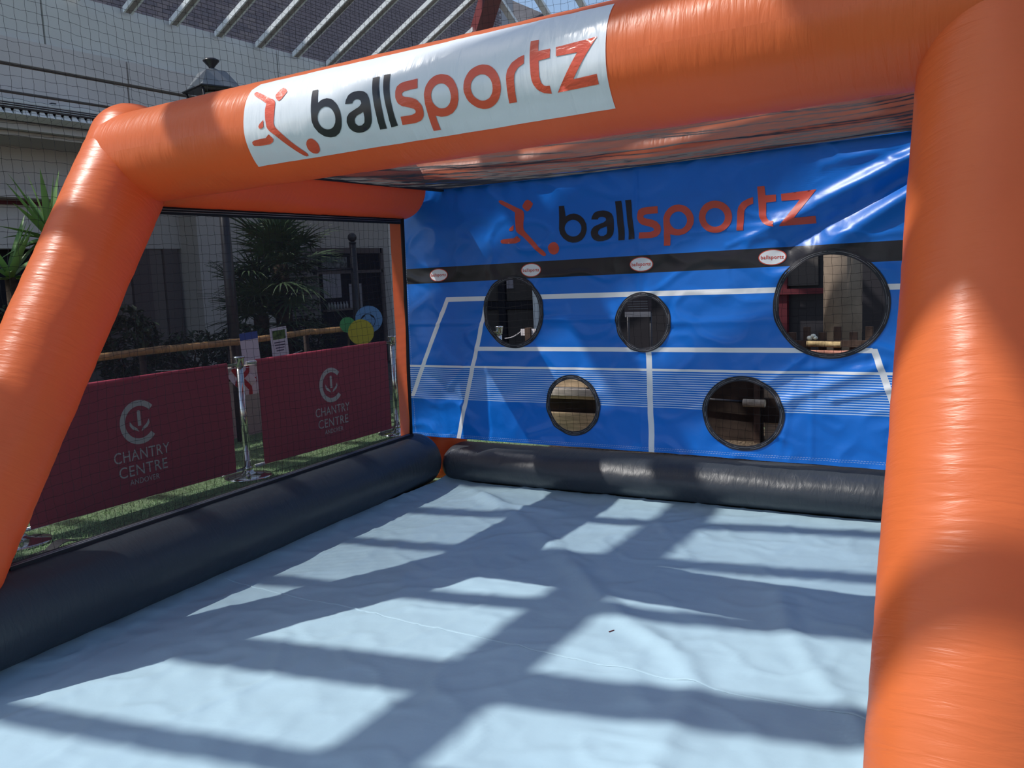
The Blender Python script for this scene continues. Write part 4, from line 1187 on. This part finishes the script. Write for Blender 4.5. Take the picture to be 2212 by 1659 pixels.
# shop window
M_glass = mat('dark_shop_glass', (0.010, 0.011, 0.016), .06, .5)
sw = thing('window_1', (-10.1, 11.8, 0), 'dark shop window with papers stuck to the glass', 'window', kind='structure')
box('pane', -10.13, -10.11, 11.0, 12.7, .30, 1.98, M_glass, sw)
for a, b, c, d in ((10.95, 11.02, 0, 2.05), (12.66, 12.74, 0, 2.05), (11.0, 12.7, 1.96, 2.05), (11.0, 12.7, .0, .32), (11.0, 12.7, 1.62, 1.67)):
    box('frame', -10.16, -10.08, a, b, c, d, M_dk[0], sw)
k = -10.09
M_pap2 = mat('window_paper', (.30, .28, .31), .8, .1)
for y0, y1, z0, z1, lb in ((11.12, 11.28, 1.22, 1.62, 'leftmost of the white paper strips hanging in the shop window'), (11.29, 11.42, 1.22, 1.62, 'middle white paper strip hanging in the shop window'),
                           (11.43, 11.56, 1.22, 1.62, 'third white paper strip from the pier in the shop window'), (11.76, 11.85, 1.00, 1.44, 'narrow pale paper left of the finger post'), (11.95, 12.09, 1.00, 1.44, 'narrow pale paper right of the finger post')):
    props(box('paper_strip', k, k + .004, y0, y1, z0, z1, M_pap2), lb, 'paper', 'papers in the shop window')
props(box('window_reflection_panel', k, k + .004, 11.1, 11.75, 1.72, 1.90, mat('pale_window_reflection', (.14, .145, .15), .6, .2, var=(14, .9))), 'pale mottled strip painted as a reflection across the top of the shop window', 'sign')  # stands in for a bright reflection in the glass, put into its colour
M_bot = mat('white_bottle', (.30, .30, .31), .4, .4)
for i in range(7):
    y0 = 11.18 + i * .075
    o = lathe('bottle', (-10.05, y0, 1.03), [(.022, 0), (.024, .07), (.012, .09), (.012, .12)], M_bot, None, 12)
    props(o, '%s small white bottle from the tiled pier on the shop window shelf' % ('first', 'second', 'third', 'fourth', 'fifth', 'sixth', 'seventh')[i], 'bottle', 'bottles on the shop window shelf')
props(box('window_shelf', -10.12, -10.01, 11.1, 11.8, 1.00, 1.03, M_dk[1]), 'narrow shelf carrying white bottles in the shop window', 'shelf')
# strip heater under the fascia
ht = thing('strip_heater', (-9.36, 5.75, 3.34), 'grey strip heater with a louvred grille under the fascia', 'heater')
M_hs = mat('heater_housing', (.62, .63, .63), .5, .4)
M_hr = mat('heater_reflector', (.80, .81, .82), .3, .5)
M_hd = mat('heater_slot', (.05, .04, .045), .6, .3)
box('housing', -9.47, -9.28, 4.4, 6.74, 3.515, 3.56, M_hs, ht, .01)
box('back_plate', -9.47, -9.44, 4.4, 6.74, 3.36, 3.515, M_hd, ht)
box('dark_slot', -9.30, -9.275, 4.4, 6.70, 3.455, 3.515, M_hd, ht)
box('end_cap', -9.47, -9.26, 6.70, 6.80, 3.36, 3.57, M_hs, ht, .02)
for z in (3.475, 3.497): rod('grille_bar', (-9.268, 4.4, z), (-9.268, 6.70, z), .004, M_hs, ht, n=6)
for i in range(24):
    y0 = 4.45 + i * .094
    V = [(-9.44, y0, 3.365), (-9.27, y0 + .004, 3.40), (-9.27, y0 + .086, 3.40), (-9.44, y0 + .09, 3.365), (-9.29, y0 + .02, 3.455), (-9.29, y0 + .07, 3.455)]
    mesh_obj('reflector', V, [(3, 2, 1, 0), (0, 1, 4), (3, 5, 2), (1, 2, 5, 4), (0, 4, 5, 3)], M_hr, ht)
for y0 in (4.55, 5.3, 6.2): box('bracket', -9.50, -9.40, y0, y0 + .05, 3.545, 3.60, M_iron, ht)

# ------------------------------------------------------------------ glass roof
M_bar = mat('roof_bar', (0.30, 0.275, 0.26), .6, .3)
M_barw = mat('white_edge_strip', (0.75, 0.79, 0.80), .5, .4)
M_pane = mat('roof_glass', (0.10, 0.12, 0.14), .05, .5, trans=.90)
M_red = mat('red_oxide_steel', (0.16, 0.035, 0.035), .4, .5)
M_steel = mat('grey_roof_steel', (0.30, 0.30, 0.30), .6, .3)
RF = thing('ceiling', (-6, 4, 4.88), 'pitched glass roof on white edged bars over the arcade', 'roof', kind='structure')
SL = .55
zr = lambda x: 4.88 + SL * (x + 9.5)
XRG = -2.75
YE = 14.6
ybars = [-6.04 + .71 * i for i in range(8)] + [-.44, .38, 1.07] + [1.77 + .70 * i for i in range(9)] + [8.04 + .729 * i for i in range(9)]
ybars = sorted(ybars)


def xtop(y):
    return min(XRG, -9.5 + (YE - y))       # the hip cuts the slope at the far end


def slope_box(name, xa, xb, y0, y1, d0, d1, m, parent):
    V = [(xa, y0, zr(xa) + d0), (xb, y0, zr(xb) + d0), (xb, y1, zr(xb) + d0), (xa, y1, zr(xa) + d0), (xa, y0, zr(xa) + d1), (xb, y0, zr(xb) + d1), (xb, y1, zr(xb) + d1), (xa, y1, zr(xa) + d1)]
    F = [(0, 3, 2, 1), (4, 5, 6, 7), (0, 1, 5, 4), (1, 2, 6, 5), (2, 3, 7, 6), (3, 0, 4, 7)]
    return mesh_obj(name, V, F, m, parent)


for y in ybars:
    xt = xtop(y)
    if xt < -9.2: continue
    b = slope_box('glazing_bar', -9.5, xt, y - .042, y + .042, -.055, .01, M_bar, RF)
    for s in (-1, 1):
        slope_box('edge_strip', -9.5, xt, y + s * .054 - .012, y + s * .054 + .012, -.065, .005, M_barw, b)
for a, b in zip(ybars, ybars[1:]):
    xt = min(xtop(a), xtop(b))
    if xt < -9.2: continue
    slope_box('pane', -9.5, xt, a + .03, b - .03, .006, .012, M_pane, RF)
for yc in (-3.67, -.36, 2.95):
    slope_box('rafter', -9.5, XRG, yc - .105, yc + .105, -.30, -.06, M_steel, RF)
rod('opening_rod', (-9.25, 10.25, 4.98), (-5.6, 10.25, zr(-5.6) - .10), .028, M_bar, RF, n=10)


def beam(name, p0, p1, w, hgt, m, parent=RF):
    p0, p1 = Vector(p0), Vector(p1)
    d = (p1 - p0).normalized()
    s = d.cross(Vector((0, 0, 1))).normalized() * (w / 2)
    u = s.cross(d).normalized() * (hgt / 2)
    V = [tuple(p + a * s + b * u) for p in (p0, p1) for a, b in ((-1, -1), (1, -1), (1, 1), (-1, 1))]
    return mesh_obj(name, V, [(0, 1, 2, 3), (7, 6, 5, 4), (0, 4, 5, 1), (1, 5, 6, 2), (2, 6, 7, 3), (3, 7, 4, 0)], m, parent)


beam('purlin', (-5.87, -6, 6.74), (-5.87, 7.6, 6.74), .26, .12, M_steel)
beam('purlin', (-3.74, -6, 7.78), (-3.74, 7.4, 7.78), .46, .2, M_steel)
beam('hip_beam', (-9.45, 14.55, 4.78), (-2.75, 7.85, 8.48), .26, .30, M_red)
beam('ridge_beam', (-2.70, -6, 8.58), (-2.70, 7.8, 8.58), .16, .25, M_steel)
# far end slope: bars climbing toward the viewer
for i, x in enumerate([-8.72, -8.09, -7.45, -6.82, -6.18, -5.54, -4.9, -4.26, -3.62, -2.98, -2.34, -1.7]):
    ytop = YE - (x + 9.5) if x < XRG else YE - 6.75
    V = []
    for y in (YE, ytop):
        z = 4.88 + SL * (YE - y)
        V += [(x - .055, y, z - .05), (x + .055, y, z - .05), (x + .055, y, z + .01), (x - .055, y, z + .01)]
    mesh_obj('end_bar', V, [(0, 1, 2, 3), (7, 6, 5, 4), (0, 4, 5, 1), (1, 5, 6, 2), (2, 6, 7, 3), (3, 7, 4, 0)], M_barw, RF)
box('end_eave', -9.6, 4, YE, YE + .2, 4.70, 4.90, M_f1, RF)

# ------------------------------------------------------------------ brick building outside the roof glass
M_br = [mat('brick_%d' % i, c, .9, .1) for i, c in enumerate(((.30, .245, .26), (.26, .22, .24), (.35, .285, .285)))]
BW = thing('wall_outside', (-13.7, 16, 0), 'dark brick building wall seen through the roof glass', 'wall', kind='structure')
box('mortar_wall', -14.2, -13.52, 4.0, 24.0, 0.0, 12.0, mat('mortar', (.50, .48, .49), .9, .1), BW)
bm = []
for mm in M_br:
    V, F = boxg(-.014, .014, -.1075, .1075, 0, .065)
    me = bpy.data.meshes.new('brick'); me.from_pydata(V, [], F); me.materials.append(mm); bm.append(me)
V, F = [], []
cand = []
for r in range(44):
    z = 5.95 + r * .075
    for c in range(62):
        y = 9.3 + c * .225 + (.1125 if r % 2 else 0)
        # line of sight above the fascia and inside the picture top
        zmin = 1.5 + 3.38 * 13.5 / 9.5 - .25
        ztop = 6.31 + (y - 9.91) * .234 + .3
        if z < zmin or z > ztop: continue
        cand.append((y + .0, z))
cand.sort(key=lambda p: p[0] * 1.0 + p[1] * .2)
rb = random.Random(2)
for i, (y, z) in enumerate(cand):
    if i < 300:
        o = bpy.data.objects.new('brick', bm[rb.randrange(3)])
        place(o, (-13.513, y, z), BW)
    else:
        g = boxg(-13.525, -13.5, y - .1075, y + .1075, z, z + .065, len(V))
        V += g[0]; F += g[1]
o = mesh_obj('far_bricks', V, F, M_br[0], BW)
o['kind'] = 'stuff'
M_slate = mat('slate_roof', (.06, .06, .068), .7, .3, var=(3, .3))
fb = thing('far_building', (-16, 27, 0), 'distant slate roofed building behind the glass roof', 'building')
box('walls', -21, -12.5, 24.5, 32, 0, 8.85, mat('far_wall', (.15, .14, .14), .9, .1), fb)
V = [(-21.3, 24.2, 8.85), (-12.2, 24.2, 8.85), (-12.2, 32, 8.85), (-21.3, 32, 8.85), (-18, 28, 11.3), (-16.5, 28, 11.3)]
mesh_obj('roof', V, [(0, 1, 5, 4), (1, 2, 5), (2, 3, 4, 5), (3, 0, 4), (3, 2, 1, 0)], M_slate, fb)
rod('aerial', (-15.6, 27, 10.2), (-15.6, 27, 12.0), .03, M_iron, fb, n=6)

# ------------------------------------------------------------------ things behind the target sheet
M_plank = mat('rough_plank', (.62, .46, .29), .8, .2, var=(5, .35, (1, 6, 12)))
M_plank2 = mat('grey_plank', (.66, .58, .50), .8, .2, var=(5, .3, (1, 6, 12)))
M_wood3 = mat('brown_plank', (.10, .065, .05), .8, .2, var=(5, .3, (8, 2, 2)))
pb = thing('plank_barrier', (-3.6, 7.25, 0), 'sunlit rough plank barrier behind the lower left hole', 'planks')
for z0, z1, dy, mm in ((.005, .195, 0, M_plank), (.325, .355, .0, M_plank), (.36, .425, -.05, M_plank2), (.435, .60, .0, M_plank)):
    box('plank', -4.55, -3.36, 7.20 + dy, 7.24 + dy, z0, z1, mm, pb, .006)
box('dark_gap_board', -4.55, -3.36, 7.26, 7.28, .0, .34, M_dwood, pb)  # dark board added behind the planks to darken the gap between them
for x in (-4.48, -3.45): box('upright', x - .05, x + .05, 7.285, 7.34, 0, .62, M_dwood, pb)
bw = thing('picket_fence', (-1.4, 8.0, 0), 'brown castle-topped picket fence seen through the biggest hole', 'fence')
for i in range(16):
    x = -2.45 + i * .1285
    tall = i % 2 == 0
    box('picket', x - .032, x + .032 if tall else x + .036, 8.0, 8.02, 0, .915 if tall else .868, M_wood3, bw, .004)
box('rail', -2.55, -.4, 7.97, 8.0, .74, .795, M_wood3, bw)
box('rail', -2.55, -.4, 7.97, 8.0, .25, .31, M_wood3, bw)
M_cloth2 = mat('patterned_roll', (.55, .40, .20), .8, .1, var=(16, .7))
V, F = rodg((-1.665, 7.93, .775), (-1.385, 7.93, .765), .024, .026, 14)
props(mesh_obj('padded_roll', V, F, M_cloth2), 'yellow patterned padded roll tied on the picket fence rail', 'roll')
V, F = rodg((-1.66, 7.93, .70), (-1.30, 7.93, .695), .018, .02, 14)
props(mesh_obj('padded_roll', V, F, mat('pink_roll', (.55, .25, .18), .8, .1, var=(16, .6))), 'pink patterned padded roll under the yellow one on the fence', 'roll')
V, F = [], []
for c, r_ in (((-1.645, 7.95, .820), .022), ((-1.615, 7.95, .838), .020), ((-1.598, 7.95, .822), .018)):
    k = len(V)
    for i in range(7):
        for j in range(10):
            a, b = pi * i / 6, 2 * pi * j / 10
            V.append((c[0] + r_ * 1.2 * sin(a) * cos(b), c[1] + r_ * sin(a) * sin(b), c[2] + r_ * cos(a)))
    for i in range(6):
        for j in range(10): F.append((k + i * 10 + j, k + i * 10 + (j + 1) % 10, k + i * 10 + 10 + (j + 1) % 10, k + i * 10 + 10 + j))
props(mesh_obj('crumpled_cloth', V, F, mat('white_green_cloth', (.62, .66, .60), .8, .1, var=(20, .3)), None, True), 'small crumpled white cloth resting on the picket fence rail', 'cloth')
pw = thing('pallet_screen', (-2.0, 7.3, 0), 'dark timber screen with a wrapped bar behind the lower right hole', 'screen')
box('board', -3.0, -1.96, 7.30, 7.33, .0, .55, M_dwood, pw)
box('board', -1.90, -1.885, 7.28, 7.31, .0, .55, M_dwood, pw)
box('board', -1.885, -1.2, 7.30, 7.33, .17, .375, M_dwood, pw)
box('post', -1.955, -1.905, 7.26, 7.30, .0, .60, M_wood3, pw)
box('plank', -1.885, -1.2, 7.33, 7.36, .375, .62, M_plank, pw)
box('plank', -1.885, -1.2, 7.33, 7.36, .02, .165, M_plank, pw)
V, F = rodg((-2.03, 7.22, .345), (-1.85, 7.22, .345), .032, .032, 14)
mesh_obj('wrapped_bar', V, F, mat('taped_wrap', (.55, .48, .36), .7, .2, var=(18, .4)), pw)
rod('bar', (-2.6, 7.24, .37), (-2.0, 7.23, .35), .012, M_iron, pw)
sb = thing('notice_board', (-3.06, 7.52, 0), 'dark notice board with a grey strip behind the small middle hole', 'board')
box('panel', -3.19, -2.93, 7.50, 7.52, 1.09, 1.40, M_sblk, sb)
box('strip', -3.185, -2.935, 7.492, 7.50, 1.055, 1.10, mat('grey_strip', (.16, .17, .2), .6, .2), sb)
for xx in (-3.17, -2.95): rod('leg', (xx, 7.53, 0), (xx, 7.53, 1.3), .012, M_iron, sb)
for i in range(4): box('text_line', -3.165 + .005 * i, -2.96, 7.4985, 7.50, 1.19 - .022 * i, 1.197 - .022 * i, mat('faint_text', (.06, .07, .09), .6, .2), sb)
# rear shop front across the arcade
WB = thing('wall_back', (-2, 13.6, 0), 'dark shop front across the arcade behind the target sheet', 'wall', kind='structure')
M_bk = mat('dark_shop_back', (.022, .020, .024), .5, .3)
M_bk2 = mat('brown_back_panel', (.065, .057, .054), .6, .3)
box('back_panel', -9.45, 4, 13.7, 13.8, 0, 2.6, M_bk, WB)
for x in (-9.2, -8.15, -7.05): box('mullion', x - .07, x + .07, 13.6, 13.7, 0, 2.6, M_sblk, WB)
box('transom', -9.4, -7.1, 13.62, 13.7, .86, 1.0, M_sblk, WB)
for a, b in zip((-9.2, -8.15), (-8.15, -7.05)):
    box('lower_panel', a + .08, b - .08, 13.65, 13.7, .05, .85, M_bk2, WB)
    box('upper_panel', a + .08, b - .08, 13.65, 13.7, 1.01, 2.55, M_bk2, WB)
box('door_frame', -7.47, -7.38, 13.52, 13.6, .2, 2.3, M_barw, WB)
for x in (-3.95, -3.2): box('column_trim', x - .06, x + .06, 13.58, 13.7, 0, 2.6, M_redt, WB)
box('red_rail', -4.5, -2.6, 13.52, 13.58, 1.0, 1.08, M_redt, WB)
box('wide_panel', -3.85, -2.7, 13.64, 13.7, 1.12, 2.6, M_bk2, WB)
lathe('column', (-1.76, 10.2, 0), [(.20, 0), (.20, 2.62)], mat('beige_column', (.24, .185, .14), .8, .2, var=(6, .2)), WB, 32)
box('back_fascia', -9.45, 4, 13.5, 13.8, 2.6, 4.75, M_f2, WB)
props(box('paper_notice', -8.05, -7.92, 13.63, 13.65, 1.23, 1.38, M_pap2), 'small paper notice in the far window behind the leftmost hole', 'notice')
pp = thing('timber_post', (-4.28, 7.62, 0), 'brown timber post with white papers behind the leftmost hole', 'post')
box('post', -4.305, -4.245, 7.6, 7.66, 0, .955, M_wood3, pp)
box('paper', -4.36, -4.31, 7.62, 7.625, .88, .945, M_flag, pp)
box('paper', -4.24, -4.19, 7.62, 7.625, .88, .945, M_flag, pp)
for z0 in (.80, .93):
    V, F = [], []
    for i in range(14):
        t_ = i / 13
        p = (-4.62 + .26 * t_, 7.75 - .1 * t_, z0 - .09 + .09 * t_ - .02 * sin(pi * t_))
        g = rodg((p[0] - .006, p[1], p[2]), (p[0] + .006, p[1], p[2]), .005, .005, 6, len(V))
        V += g[0]; F += g[1]
    props(mesh_obj('bead_chain', V, F, M_flag), 'upper white bead chain behind the leftmost hole' if z0 > .9 else 'lower white bead chain behind the leftmost hole', 'chain')
